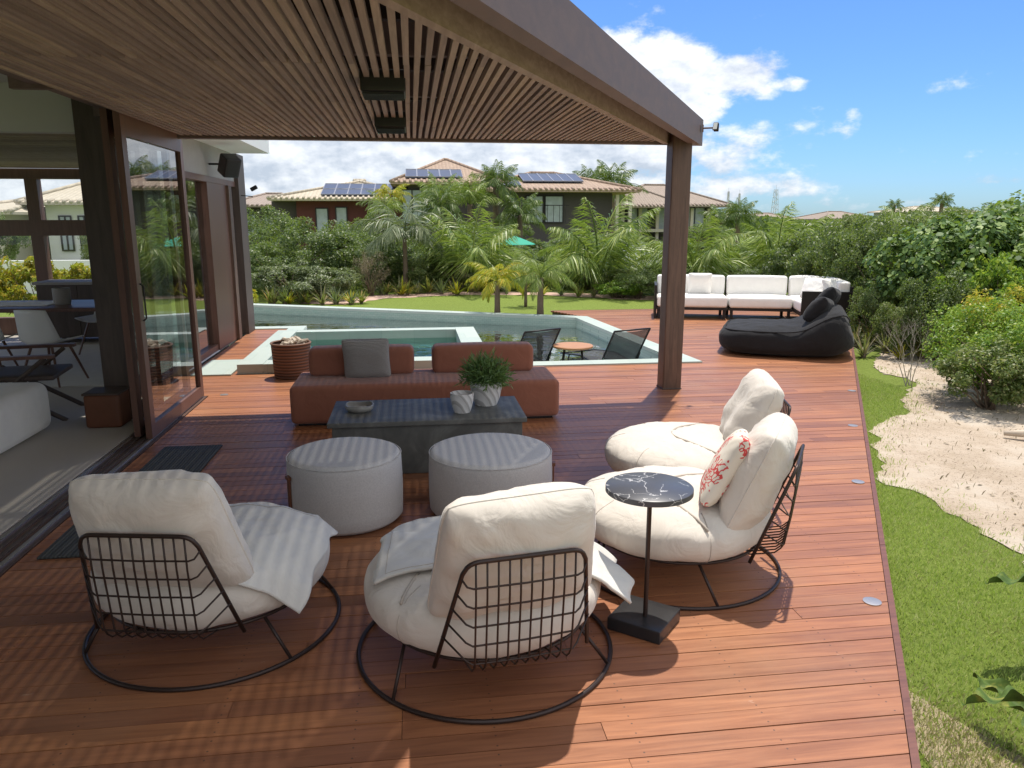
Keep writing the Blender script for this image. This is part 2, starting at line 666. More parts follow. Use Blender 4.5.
M['marble'] = mk_marble()
M['whiteglass'] = plain('frosted_lens', (.7, .7, .66), .2, var=.02)
M['basestone'] = plain('black_stone', (.022, .022, .024), .35, var=.2)
M['stone'] = mk_stone_table()


def mk_coping():
    g = G('pale_pool_stone')
    v = g.obj()
    br = g.n('ShaderNodeTexBrick'); br.inputs['Scale'].default_value = 1.0
    br.inputs['Mortar Size'].default_value = .004; br.inputs['Brick Width'].default_value = .5; br.inputs['Row Height'].default_value = .5
    br.inputs['Color1'].default_value = (.47, .52, .47, 1); br.inputs['Color2'].default_value = (.40, .47, .43, 1)
    br.inputs['Mortar'].default_value = (.36, .42, .38, 1)
    g.L.new(v, br.inputs['Vector'])
    g.base(g.mix(g.math('MULTIPLY', g.noise(v, 9, 6, .65), .45), br.outputs['Color'], (.28, .36, .32)))
    g.set(Roughness=.6)
    return g.m


def mk_pooltile():
    g = G('green_pool_stone')
    v = g.obj()
    br = g.n('ShaderNodeTexBrick')
    br.inputs['Mortar Size'].default_value = .006; br.inputs['Brick Width'].default_value = .4; br.inputs['Row Height'].default_value = .2
    br.inputs['Color1'].default_value = (.36, .46, .41, 1); br.inputs['Color2'].default_value = (.29, .40, .36, 1)
    br.inputs['Mortar'].default_value = (.09, .14, .13, 1)
    mp = g.n('ShaderNodeMapping'); mp.inputs['Rotation'].default_value = (R(90), 0, 0)
    g.L.new(v, mp.inputs[0]); g.L.new(mp.outputs[0], br.inputs['Vector'])
    g.base(g.mix(g.math('MULTIPLY', g.noise(v, 6, 5, .6), .5), br.outputs['Color'], (.24, .35, .31)))
    g.set(Roughness=.5)
    return g.m


M['coping'] = mk_coping()
M['tile'] = mk_pooltile()


def mk_water():
    g = G('pool_water')
    g.N.remove(g.p)
    v = g.obj()
    w = g.noise(v, 3.0, 3, .5, .6)
    bp = g.n('ShaderNodeBump'); bp.inputs['Strength'].default_value = .38; bp.inputs['Distance'].default_value = .04
    g.L.new(w, bp.inputs['Height'])
    t = g.n('ShaderNodeBsdfRefraction'); t.inputs[0].default_value = (.55, .85, .80, 1); t.inputs['IOR'].default_value = 1.15
    t.inputs['Roughness'].default_value = 0.0
    tt = g.n('ShaderNodeBsdfTransparent'); tt.inputs[0].default_value = (.50, .80, .76, 1)
    m0 = g.n('ShaderNodeMixShader'); m0.inputs[0].default_value = .75
    g.L.new(t.outputs[0], m0.inputs[1]); g.L.new(tt.outputs[0], m0.inputs[2])
    gl = g.n('ShaderNodeBsdfGlossy'); gl.inputs['Roughness'].default_value = 0.02
    fr = g.n('ShaderNodeFresnel'); fr.inputs[0].default_value = 1.33
    for x in (t, gl, fr): g.L.new(bp.outputs[0], x.inputs['Normal'])
    mx = g.n('ShaderNodeMixShader')
    g.L.new(fr.outputs[0], mx.inputs[0])
    g.L.new(m0.outputs[0], mx.inputs[1]); g.L.new(gl.outputs[0], mx.inputs[2])
    g.L.new(mx.outputs[0], g.out.inputs['Surface'])
    return g.m


M['water'] = mk_water()


def mk_ground():
    g = G('lawn_ground')
    v = g.obj()
    a = g.noise(v, .8, 5, .6)
    b = g.noise(v, 30, 6, .75)
    c = g.ramp(b, [(.25, (.12, .165, .035)), (.55, (.20, .27, .055)), (.8, (.34, .36, .13))])
    dry = g.math('GREATER_THAN', a, .62)
    c = g.mix(g.math('MULTIPLY', a, .45), c, (.16, .19, .04))
    g.base(c)
    g.set(Roughness=.9, Specular_IOR_Level=.1)
    g.bump(b, .8, .05)
    return g.m


def mk_sand():
    g = G('pale_sand')
    v = g.obj()
    a = g.noise(v, 1.3, 6, .65)
    b = g.noise(v, 38, 6, .75)
    deb = g.math('MULTIPLY', g.math('GREATER_THAN', g.noise(v, 55, 4, .7, .8), .60), g.math('GREATER_THAN', a, .46))
    c = g.ramp(a, [(.3, (.60, .54, .46)), (.5, (.52, .43, .34)), (.7, (.38, .30, .22))])
    c = g.mix(g.math('MULTIPLY', b, .35), c, (.44, .36, .27))
    c = g.mix(g.math('MULTIPLY', deb, .75), c, (.14, .10, .07))
    g.base(c)
    g.set(Roughness=.95, Specular_IOR_Level=.1)
    g.bump(g.math('ADD', b, g.math('MULTIPLY', g.noise(v, 9, 3), 2.0)), .7, .03)
    return g.m


M['ground'] = mk_ground()
M['sand'] = mk_sand()
M['blade'] = leaf_mat('grass_blades', (.26, .36, .07), (.44, .56, .14), (.62, .62, .28), .35, .6)
M['straw'] = leaf_mat('dry_straw', (.30, .26, .13), (.48, .42, .22), (.60, .54, .34), .3, .7)
M['path'] = plain('pink_path', (.50, .34, .27), .85, var=.15, scale=5)
M['leafA'] = leaf_mat('leaf_mid_green', (.08, .125, .035), (.15, .205, .065), (.33, .33, .14))
M['leafB'] = leaf_mat('leaf_dark_green', (.055, .095, .03), (.105, .155, .055), (.18, .22, .08))
M['leafC'] = leaf_mat('leaf_sea_grape', (.045, .10, .022), (.10, .19, .04), (.26, .36, .08), .3, .52)
M['leafD'] = leaf_mat('leaf_bright_green', (.075, .17, .02), (.17, .31, .035), (.38, .46, .06), .4)
M['leafG'] = leaf_mat('leaf_grey_green', (.09, .125, .06), (.17, .21, .11), (.27, .30, .18), .25)
M['leafY'] = leaf_mat('leaf_yellow', (.16, .22, .02), (.48, .42, .03), (.62, .40, .03), .4)
M['leafP'] = leaf_mat('leaf_brown_pink', (.16, .13, .09), (.24, .18, .13), (.30, .22, .17), .2)
M['brom'] = leaf_mat('leaf_bromeliad', (.10, .14, .03), (.26, .26, .06), (.46, .30, .10), .3)
M['bromP'] = leaf_mat('leaf_bromeliad_pale', (.12, .14, .07), (.24, .22, .12), (.36, .28, .17), .3)
M['frond'] = leaf_mat('palm_frond', (.10, .155, .03), (.21, .30, .065), (.42, .46, .14), .35, .4)
M['frondB'] = leaf_mat('palm_frond_dark', (.045, .09, .02), (.11, .17, .04), (.20, .25, .07), .3, .4)
M['frondY'] = leaf_mat('palm_frond_yellow', (.24, .30, .03), (.50, .46, .04), (.66, .44, .03), .4, .45)
M['potplant'] = leaf_mat('pot_plant_leaf', (.05, .10, .03), (.11, .20, .07), (.19, .29, .11), .3)
M['bark'] = plain('bark', (.17, .125, .09), .9, var=.35, scale=20, bump=.5)
M['twig'] = plain('grey_twig', (.38, .34, .29), .9, var=.25, scale=20)

# ================================================================== GROUND
from mathutils.geometry import tessellate_polygon
g_out = [Vector((-500, -40, 0)), Vector((500, -40, 0)), Vector((500, 1000, 0)), Vector((-500, 1000, 0))]
g_hole = [Vector((x, y, 0)) for x, y in ((3.6, 9.33), (-2.05, 9.33), (-2.05, 13.2), (-5.9, 13.2), (-5.9, 18.25), (3.2, 14.0))]
me = bpy.data.meshes.new('ground')
me.from_pydata([(p.x, p.y, -.12) for p in g_out+g_hole], [], [tuple(t) for t in tessellate_polygon([g_out, g_hole])])
import bmesh
bm_ = bmesh.new(); bm_.from_mesh(me)
for fc in bm_.faces:
    if fc.normal.z < 0: fc.normal_flip()
bm_.to_mesh(me); bm_.free()
tag(link_mesh('ground', me, M['ground']), kind='structure')

SANDP = [(3.78, 5.58), (3.62, 5.25), (3.48, 4.95), (3.56, 4.55), (3.50, 4.2), (3.47, 3.7), (3.30, 3.1), (3.2, 2.2), (3.3, 0), (9, -2), (14, 4), (13.5, 12.0),
         (10.5, 12.5), (8.3, 11.4), (7.2, 10.6), (6.55, 9.9), (6.0, 9.1), (5.85, 8.75), (6.1, 8.5), (5.9, 8.2), (5.5, 7.75), (5.15, 7.3), (5.0, 6.95), (4.55, 6.75), (4.28, 6.45), (4.1, 6.1)]


def wobble(poly, amp=.05, n=14, seed=0):
    out = []
    for i in range(len(poly)):
        a, b = Vector(poly[i]), Vector(poly[(i+1) % len(poly)])
        k = max(2, min(n, int((b-a).length/.08)))
        nn = (b-a).orthogonal().normalized()
        for j in range(k):
            p = a.lerp(b, j/k)
            d = mnoise.noise(Vector((p.x*3, p.y*3, seed)))*amp*1.6+mnoise.noise(Vector((p.x*11, p.y*11, seed)))*amp
            out.append(tuple(p+nn*d))
    return out


SANDW = wobble(SANDP, .07)
me = bpy.data.meshes.new('sand_path')
me.from_pydata([(x, y, -.112) for x, y in SANDW], [], [tuple(range(len(SANDW)))])
tag(link_mesh('sand_path', me, M['sand']), kind='structure')


def inpoly(P, poly):
    x, y = P[:, 0], P[:, 1]
    c = np.zeros(len(P), bool)
    n = len(poly)
    for i in range(n):
        x1, y1 = poly[i]; x2, y2 = poly[(i+1) % n]
        if y1 == y2: continue
        cond = ((y1 > y) != (y2 > y)) & (x < (x2-x1)*(y-y1)/(y2-y1)+x1)
        c ^= cond
    return c


sp_ = wobble([(1.55, 1.75), (2.0, 1.5), (2.6, 1.4), (2.7, 1.75), (2.35, 1.9), (2.15, 2.2), (2.05, 2.45), (2.0, 2.62), (1.9, 2.4), (1.75, 2.1)], .04)
me = bpy.data.meshes.new('bare_soil')
me.from_pydata([(x, y, -.115) for x, y in sp_], [], [tuple(range(len(sp_)))])
M['soil'] = plain('dry_soil', (.27, .22, .14), .95, var=.35, scale=14, bump=.6)
tag(link_mesh('bare_soil', me, M['soil']), kind='structure')
# narrow beds and path beyond the lawn
me = bpy.data.meshes.new('garden_path')
pp = wobble([(-2.6, 18.2), (-1.6, 18.0), (-.6, 19.3), (1.2, 20.0), (3.4, 19.6), (5.0, 18.4), (9.5, 16.4), (12, 15.8), (12, 16.8), (9.6, 17.3), (5.6, 19.2), (3.6, 20.4), (1.2, 20.8), (-1, 20.2), (-2.0, 18.9), (-2.8, 19.2)], .08)
me.from_pydata([(x, y, -.114) for x, y in pp], [], [tuple(range(len(pp)))])
tag(link_mesh('garden_path', me, M['path']), kind='structure')


def grass_blades(name, n, region, h0, h1, width=.0035, m=None, lean=.5, z=-.118, exclude=None, dens=None):
    x0, x1, y0, y1 = region
    P = np.stack([rng.uniform(x0, x1, n), rng.uniform(y0, y1, n)], 1)
    keep = P[:, 0] > 1.646+.5737*(P[:, 1]-2.03)+.035
    if exclude is not None: keep &= ~inpoly(P+rng.normal(0, 1, P.shape)*rng.choice([.03, .12], (len(P), 1), p=[.75, .25]), exclude)
    if dens is not None: keep &= dens(P)
    P = P[keep]; n = len(P)
    h = rng.uniform(h0, h1, n)
    a = rng.uniform(0, 2*PI, n)
    ln = rng.uniform(.1, lean, n)*h*1.6
    b = a+rng.uniform(-1, 1, n)
    w = width*rng.uniform(.7, 1.4, n)
    V = np.zeros((n, 4, 3))
    dx, dy = np.cos(a+PI/2)*w, np.sin(a+PI/2)*w
    V[:, 0] = np.stack([P[:, 0]-dx, P[:, 1]-dy, np.full(n, z)], 1)
    V[:, 1] = np.stack([P[:, 0]+dx, P[:, 1]+dy, np.full(n, z)], 1)
    V[:, 2] = np.stack([P[:, 0]+dx*.8+np.cos(b)*ln*.4, P[:, 1]+dy*.8+np.sin(b)*ln*.4, z+h*.65], 1)
    V[:, 3] = np.stack([P[:, 0]+np.cos(b)*ln, P[:, 1]+np.sin(b)*ln, z+h], 1)
    F = np.arange(n*4).reshape(n, 4)
    o = np_mesh(name, V.reshape(-1, 3), F, m or M['blade'])
    return tag(o, kind='stuff')


def patch_density(P):
    d = np.array([mnoise.noise(Vector((x*1.7, y*1.7, 3.0))) for x, y in P])
    near = np.clip((2.9-P[:, 1])/1.2, 0, 1)*.45 + np.where((P[:, 1] > 6.3), .15, 0)
    return rng.uniform(0, 1, len(P)) > np.clip(near+(-d)*.5, 0, .9)


g1 = grass_blades('lawn_grass', 300000, (1.2, 5.6, .6, 8.9), .010, .030, width=.0022, exclude=SANDW, dens=patch_density)
tag(g1, 'short green lawn grass between the deck edge and the sandy path', 'grass')
g5 = grass_blades('dry_blades', 60000, (1.2, 5.6, .6, 8.9), .010, .026, width=.002, m=M['straw'], exclude=SANDW, dens=lambda P: np.array([mnoise.noise(Vector((x*2.3, y*2.3, 5.0))) for x, y in P]) > rng.uniform(-.1, .5, len(P)))
tag(g5, 'straw coloured dry blades mixed through the green lawn beside the deck', 'grass')
nl = 5200
LP = np.stack([rng.uniform(3.4, 8.5, nl), rng.uniform(3.0, 9.8, nl)], 1)
LP = LP[inpoly(LP, SANDW) & (np.array([mnoise.noise(Vector((x*1.1, y*1.1, 2.0))) for x, y in LP])+.22*(LP[:, 0]-5.0) > rng.uniform(-.1, .6, nl))]
nl = len(LP)
an = rng.uniform(0, 2*PI, nl); ls = rng.uniform(.008, .026, nl)
tx, ty = np.cos(an)*ls, np.sin(an)*ls
LV = np.stack([np.stack([LP[:, 0]-tx, LP[:, 1]-ty, np.full(nl, -.108)], 1), np.stack([LP[:, 0]+ty*.4, LP[:, 1]-tx*.4, rng.uniform(-.106, -.098, nl)], 1),
               np.stack([LP[:, 0]+tx, LP[:, 1]+ty, rng.uniform(-.108, -.098, nl)], 1), np.stack([LP[:, 0]-ty*.4, LP[:, 1]+tx*.4, np.full(nl, -.106)], 1)], 1)
M['deadleaf'] = leaf_mat('dead_leaf', (.10, .065, .04), (.22, .15, .09), (.36, .27, .17), .15, .8)
tag(np_mesh('leaf_litter', LV.reshape(-1, 3), np.arange(nl*4).reshape(nl, 4), M['deadleaf']), 'brown fallen leaves scattered over the pale sand', 'leaf litter', None, 'stuff')
g4 = grass_blades('edge_tufts', 60000, (3.2, 6.2, 2.4, 9.2), .012, .04, width=.0024, z=-.113, dens=lambda P: inpoly(P, SANDW) & (~inpoly(P+rng.normal(0, .16, P.shape), SANDW)) & (np.array([mnoise.noise(Vector((x*6, y*6, 9.0))) for x, y in P]) > .05))
tag(g4, 'thin grass creeping from the lawn over the edge of the pale sand', 'grass')
g3 = grass_blades('dry_grass', 26000, (1.5, 2.9, 1.3, 2.8), .012, .035, width=.002, m=M['straw'], dens=lambda P: inpoly(P+rng.normal(0, .09, P.shape), sp_))
tag(g3, 'dry straw coloured grass on the bare patch at the bottom right of the deck edge', 'grass')
g2 = grass_blades('sand_tufts', 900, (3.4, 6.5, 3.5, 9), .02, .05, m=M['leafP'], dens=lambda P: inpoly(P, SANDW))
tag(g2, 'dry leaf litter and small tufts scattered on the pale sand', 'litter')

# ================================================================== DECK
EDGE = lambda y: 1.646+.5737*(y-2.03)
POOL = [(3.68, 9.25), (.95, 9.25), (.95, 12.15), (-2.1, 12.15), (-2.1, 13.1), (-6.0, 13.1), (-6.0, 18.4), (3.26, 14.05)]


def deck_rows():
    mb = MB()
    pitch, gap = .100, .0045
    y = -2.0
    while y < 15.15:
        yc = y+pitch/2
        iv = []
        xl = -2.15 if yc < 8.05 else -2.68
        xr = EDGE(yc)-.03
        if yc < 9.25: iv = [(xl, xr)]
        elif yc < 13.1:
            xrp = 3.68+(3.26-3.68)*(yc-9.25)/(14.05-9.25)
            if yc > 12.2: iv = [(xl, -2.1), (xrp, xr)]
            else: iv = [(xl, -2.1), (xrp, xr)]
        elif yc < 14.05:
            xrp = 3.68+(3.26-3.68)*(yc-9.25)/(14.05-9.25)
            iv = [(xrp, xr)]
        else:
            iv = [(3.26-(yc-14.05)*.45, xr)]
        for (a, b) in iv:
            x = a
            first = True
            while x < b-.01:
                ln = random.uniform(.8, 3.2) if first else random.uniform(2.2, 3.6)
                first = False
                e = min(b, x+ln)
                if b-e < .35: e = b
                dz = random.uniform(-.0012, .0012)
                ya_, yb_ = y+gap/2, y+pitch-gap/2
                ra = rb_ = e-.001
                if e >= b-1e-6 and abs(b-xr) < 1e-6:
                    ra, rb_ = EDGE(ya_)-.031, EDGE(yb_)-.031
                mb.prism([(x+.001, ya_), (ra, ya_), (rb_, yb_), (x+.001, yb_)], -.028+dz, 0+dz)
                x = e
        y += pitch
    return mb


tag(deck_rows().build('deck', M['deck']), kind='structure')
# dark sub-frame under the boards (joined polygons, lies lower)
sb = MB()
sb.prism([(-2.15, -2.0), (EDGE(-2.0)-.03, -2.0), (EDGE(9.25)-.03, 9.25), (-2.15, 9.25)], -.10, -.04)
sb.prism([(-2.68, 9.26), (-2.12, 9.26), (-2.12, 13.08), (-2.68, 13.08)], -.10, -.04)
sb.prism([(3.70, 9.26), (EDGE(9.26)-.03, 9.26), (EDGE(15.15)-.03, 15.15), (2.80, 15.15), (3.28, 14.05)], -.10, -.04)
tag(sb.build('deck_subframe', M['darkwood']), kind='structure')
eb = MB()
dx, dy = .5737, 1.0
for k in range(9):
    ya, yb = -2.0+k*1.905, -2.0+(k+1)*1.905-.004
    eb.prism([(EDGE(ya)-.028, ya), (EDGE(ya)+.004, ya), (EDGE(yb)+.004, yb), (EDGE(yb)-.028, yb)], -.12, .002)
eb.b2(2.8, EDGE(15.15), 15.152, 15.19, -.12, .002)
tag(eb.build('deck_edge_board', M['deckedge']), kind='structure')

# ================================================================== POOL
pb = MB()


def offset_band(poly, w, z0, z1, mb, skip=()):
    n = len(poly)
    # inward offset for a clockwise/ccw polygon
    area = sum(poly[i][0]*poly[(i+1) % n][1]-poly[(i+1) % n][0]*poly[i][1] for i in range(n))/2
    sgn = 1 if area > 0 else -1
    inner = []
    for i in range(n):
        p0, p1, p2 = Vector(poly[i-1]), Vector(poly[i]), Vector(poly[(i+1) % n])
        d1, d2 = (p1-p0).normalized(), (p2-p1).normalized()
        n1, n2 = Vector((-d1.y, d1.x))*sgn, Vector((-d2.y, d2.x))*sgn
        m = (n1+n2).normalized()
        inner.append(p1+m*(w/max(.3, m.dot(n1))))
    for i in range(n):
        if i in skip: continue
        j = (i+1) % n
        mb.prism([tuple(poly[i]), tuple(poly[j]), tuple(inner[j]), tuple(inner[i])], z0, z1)
    return [tuple(p) for p in inner]


pool_in = offset_band(POOL, .27, -.03, .018, pb, skip=(1, 2))
tag(pb.build('pool_coping', M['coping']), kind='structure')
tw = MB()
n = len(pool_in)
for i in range(n):
    a, b = pool_in[i], pool_in[(i+1) % n]
    if i in (1, 2):
        a, b = POOL[i], POOL[(i+1) % n]
    tw.add([(a[0], a[1], -.029), (b[0], b[1], -.029), (b[0], b[1], -1.3), (a[0], a[1], -1.3)], [(0, 1, 2, 3)])
tw.add([(x, y, -1.28) for x, y in POOL], [tuple(range(n))])
# tanning shelf on which the loungers stand
tw.prism([(1.0, 9.45), (3.42, 9.5), (3.2, 11.9), (1.0, 11.9)], -1.2, -.42)
tag(tw.build('pool_basin', M['tile']), kind='structure')
me = bpy.data.meshes.new('pool_water')
wp = [(3.55, 9.4), (.98, 9.4), (.98, 12.18), (-2.0, 12.2), (-2.0, 13.25), (-5.9, 13.25), (-5.9, 18.0), (3.1, 13.95)]
me.from_pydata([(x, y, -.175) for x, y in wp], [], [tuple(range(len(wp)))])
tag(link_mesh('pool_water', me, M['water']), kind='structure')

# raised spa basin
sp = MB()
SX0, SX1, SY0, SY1 = -2.1, .95, 9.22, 12.14
sp.b2(SX0, SX0+.30, SY0, SY1, -.02, .12)
sp.b2(SX1-.30, SX1, SY0, SY1, -.6, .12)
sp.b2(SX0+.302, SX1-.302, SY0, SY0+.28, -.02, .118)
sp.b2(SX0+.302, SX1-.302, SY1-.24, SY1, -.6, .118)
spa = empty('spa_basin', 'raised square stone spa basin with pale green rim beside the pool', 'spa', (0, 0, 0))
sp.build('rim', M['coping'], spa)
st = MB()
x0, x1, y0, y1 = SX0+.298, SX1-.298, SY0+.278, SY1-.238
for a, b in (((x0, y0), (x1, y0)), ((x1, y0), (x1, y1)), ((x1, y1), (x0, y1)), ((x0, y1), (x0, y0))):
    st.add([(a[0], a[1], .09), (b[0], b[1], .09), (b[0], b[1], -.8), (a[0], a[1], -.8)], [(0, 1, 2, 3)])
st.add([(x0, y0, -.8), (x1, y0, -.8), (x1, y1, -.8), (x0, y1, -.8)], [(0, 1, 2, 3)])
st.b2(x0, x1, y1-.45, y1-.002, -.79, -.3)
st.build('inner_wall', M['tile'], spa)
wt = MB()
wt.add([(x0, y0, -.01), (x1, y0, -.01), (x1, y1, -.01), (x0, y1, -.01)], [(0, 1, 2, 3)])
wt.build('water_surface', M['water'], spa)
ss = MB()  # thin pale slab lying on the deck
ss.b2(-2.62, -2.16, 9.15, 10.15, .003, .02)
tag(ss.build('pale_slab', M['coping']), 'small pale slab lying on the deck beside the glass doors', 'slab')

# ================================================================== PERGOLA
PB, PT = 2.56, 2.80                     # beam underside, top
FAR = 8.0
XW = -2.15
pg = empty('pergola', 'brown timber pergola with slatted ceiling and tall side beam on a square brown post', 'pergola', (2.76, 7.87, 0))
po = Vector((2.76, 7.87, 0))


def FX(y, off=0.0):
    """x of the outer face of the skewed side beam, minus a perpendicular inset"""
    return .735+.548*(y-3.77)-off/math.cos(math.atan(.548))


def sk(mb, o0, o1, ya, yb, z0, z1):
    mb.prism([(FX(ya, o1)-po.x, ya-po.y), (FX(ya, o0)-po.x, ya-po.y), (FX(yb, o0)-po.x, yb-po.y), (FX(yb, o1)-po.x, yb-po.y)], z0, z1)


NEAR = -1.2
mb = MB(); sk(mb, 0, .10, NEAR, FAR, PB, PT+.02); mb.build('side_beam', M['beam'], pg)
mb = MB(); sk(mb, .102, .30, NEAR, FAR-.10, PT-.06, PT); mb.build('recess_board', M['darkwood'], pg)
mb = MB(); sk(mb, .302, .36, NEAR, FAR-.10, PB+.006, PT-.002); mb.build('inner_beam', M['slat'], pg)
mb = MB()
mb.b2(XW-.4-po.x, FX(FAR-.1, .102)-po.x, FAR-.10-po.y, FAR-po.y, PB+.002, PT+.018)
mb.build('far_beam', M['beam'], pg)
jb = MB()
for k in range(-4, 3):
    y = 4.25+1.35*k
    xr = FX(y, .364)
    if xr > XW+.05:
        jb.b2(XW-.4-po.x, xr-.02-po.x, y-.03-po.y, y+.03-po.y, 2.632, PT-.01)
        jb.build('joist', M['beam'], pg)
        jb = MB()
sm = MB()
x = XW+.02
SP = .056
while x < 2.60:
    # slat starts where the skewed beam cuts it
    ys = 3.77+((x+.02+.364/math.cos(math.atan(.548)))-.735)/.548
    ys = max(ys, NEAR)
    ye = FAR-.102
    if ye-ys > .1:
        y = ys
        while y < ye-.05:
            e = min(ye, 4.25+1.35*math.floor((y-4.25+.001)/1.35+1)) if random.random() < .5 else min(ye, 4.25+1.35*math.floor((y-4.25+.001)/1.35+2))
            if e <= y+.05: e = ye
            z = random.uniform(-.0015, .0015)
            dxx = random.uniform(-.0026, .0026)
            sm.b2(x-.0150-po.x+dxx, x+.0150-po.x+dxx, y+.001-po.y, e-.001-po.y, 2.587+z, 2.628+z)
            y = e
    x += SP
sm.build('slat_ceiling', M['slat'], pg)
M['roofglass'] = glass('frosted_roof_glass', (.34, .34, .335), .02)
mb = MB(); mb.prism([(XW-.3-po.x, NEAR-.1-po.y), (FX(NEAR, .31)-po.x, NEAR-.1-po.y), (FX(FAR-.12, .31)-po.x, FAR-.12-po.y), (XW-.3-po.x, FAR-.12-po.y)], PT-.004, PT+.004)
mb.build('roof_glass', M['roofglass'], pg)
# square column
cb = MB()
cb.rbox((0, 0, 1.345), (.206, .206, 2.69), .012, 3)
col_o = cb.build('column', M['column'], pg, True, 40)
cp = MB(); cp.rbox((0, 0, .008), (.216, .216, .014), .004, 2); cp.build('base_plate', M['darkwood'], pg, True, 40)


def floodlight(name, loc, rz, label):
    t = empty(name, label, 'floodlight', loc, rz)
    a = MB(); a.box((.02, 0, 0), (.008, .07, .07)); a.tube([(.02, 0, 0), (.145, 0, .0)], .009, 8); a.build('arm', M['beam'], t)
    for s in (-1, 1):
        b = MB()
        b.rbox((.155, s*.022, .0), (.05, .014, .085), .005, 2)
        o = b.build('lamp_head', M['black'], t, True, 40)
        o.rotation_euler = (R(22)*s, 0, R(10)*s)
        c = MB(); c.box((.155, s*.030, .0), (.04, .002, .07)); q = c.build('lens', M['whiteglass'], o)
    return t



floodlight('floodlight', (FX(7.86)+.0, 7.86, 2.72), R(-28), 'small double floodlight on an arm at the far corner of the pergola beam')


def ceiling_box(y0, y1, xa, xb, label):
    t = empty('ceiling_speaker', label, 'speaker', ((xa+xb)/2, (y0+y1)/2, 2.50))
    w, d = xb-xa, y1-y0
    b = MB(); b.rbox((0, 0, .075), (w, d, .12), .01, 2); b.build('housing', M['black'], t, True, 35)
    g = MB()
    for k in range(6): g.b2(-w/2+.01, w/2-.01, -d/2+.02+k*(d-.04)/6, -d/2+.03+k*(d-.04)/6, -.0, .0145)
    g.build('grille', M['black'], t)


ceiling_box(4.62, 4.92, -.265, -.01, 'nearer of the two black ceiling boxes set in the slatted pergola ceiling')
ceiling_box(6.35, 6.75, -.265, -.02, 'farther of the two black ceiling boxes set in the slatted pergola ceiling')

# ================================================================== HOUSE (left)
hs = empty('house', 'modern house with brown timber frames and open glass front left of the deck', 'house', (-2.3, 7.0, 0))
ho = Vector((-2.3, 7.0, 0))


def hpart(name, m, boxes, parent=None, off=(0, 0, 0), **kw):
    b = MB()
    for (x0, x1, y0, y1, z0, z1) in boxes:
        b.b2(x0-ho.x, x1-ho.x, y0-ho.y, y1-ho.y, z0, z1)
    return b.build(name, m, parent or hs, **kw)


hpart('floor_slab', M['ifloor'], [(-9, -2.42, -2, 8.06, -.12, .012), (-9, -2.86, 8.061, 13, -.12, .012)])
hpart('sill', M['railwood'], [(-2.418, -2.155, -2, 8.06, -.11, .006)])
for k, xx in enumerate((-2.385, -2.325, -2.265, -2.205)):
    hpart('track_rail', M['rail'] if k in (0, 3) else M['darkwood'], [(xx-.014, xx+.014, -2, 8.04, .0065, .016)])
hpart('roof_slab', M['white'], [(-9.2, -2.42, -2.2, 8.2, 3.02, 3.2)])
hpart('door_header', M['beam'], [(-2.42, -2.19, -2, 8.06, 2.66, 3.15)])
hpart('ceiling', M['wall'], [(-9, -2.422, -2, 7.39, 2.95, 3.015)])
hpart('header_wall', M['wall'], [(-9, -2.81, 7.40, 7.55, 2.55, 3.0)])
hpart('back_ceiling', M['slat'], [(-9, -2.72, 7.56, 12.9, 2.60, 2.66)])
for k in range(12):
    pass
sc = MB()
for k in range(26):
    sc.b2(-9-ho.x, -2.75-ho.x, 7.6+k*.205-ho.y, 7.6+k*.205+.18-ho.y, 2.575, 2.598)
sc.build('ceiling_boards', M['slat'], hs)
hpart('pillar', M['darkwood'], [(-2.80, -2.44, 7.15, 7.6, .013, 3.0)])
hpart('side_wall', M['wall'], [(-9.15, -9.0, -2, 13.1, -.1, .8), (-9.15, -9.0, -2, 13.1, 2.5, 3.1)])  # opening between the strips is unseen, added to let light into the room
hpart('rear_wall', M['wall'], [(-9, -2.3, -2.15, -2.0, -.1, 3.1)])
# eaves slab past the pergola
hpart('eaves_slab', M['white'], [(-9.2, -2.14, 8.22, 12.6, 2.80, 3.0)])
# back window wall at y=13 (frames, glass)
fr = []
for xx in (-8.9, -7.2, -5.80, -4.55, -3.3):
    hpart('window_post', M['frame'], [(xx-.09, xx+.09, 12.95, 13.1, .0, 2.57)])
hpart('window_transom', M['frame'], [(-9, -2.8, 12.93, 13.08, 1.56, 1.80), (-9, -2.8, 12.93, 13.08, 2.42, 2.574), (-9, -2.8, 12.93, 13.08, 0, .28)])
wpn = MB()
wpn.add([(-9-ho.x, 13.02-ho.y, .28), (-2.8-ho.x, 13.02-ho.y, .28), (-2.8-ho.x, 13.02-ho.y, 2.42), (-9-ho.x, 13.02-ho.y, 2.42)], [(0, 1, 2, 3)])
M['winglass'] = glass('window_glass', (.93, .95, .95), .0)
wpn.build('window_pane', M['winglass'], hs)
# facade beyond the pergola
hpart('facade_header', M['greybeam'], [(-2.86, -2.70, 8.2, 12.62, 2.38, 2.798)])
hpart('facade_header', M['frame'], [(-2.85, -2.69, 8.2, 12.62, 2.30, 2.377)])
hpart('facade_jamb', M['frame'], [(-2.85, -2.66, 8.07, 8.2, .012, 2.80)])
hpart('facade_panel', M['frame'], [(-2.84, -2.70, 10.95, 12.02, .014, 2.30)])
hpart('facade_jamb', M['column'], [(-2.86, -2.66, 12.022, 12.2, .012, 2.298)])
hpart('facade_post', M['darkwood'], [(-2.90, -2.64, 12.62, 13.1, .0, 2.80)])
hpart('facade_rail', M['frame'], [(-2.84, -2.72, 8.2, 10.95, .012, .10)])
fg = MB()
fg.add([(-2.78-ho.x, 8.2-ho.y, .1), (-2.78-ho.x, 10.95-ho.y, .1), (-2.78-ho.x, 10.95-ho.y, 2.3), (-2.78-ho.x, 8.2-ho.y, 2.3)], [(0, 1, 2, 3)])
fg.build('facade_pane', M['glass'], hs)
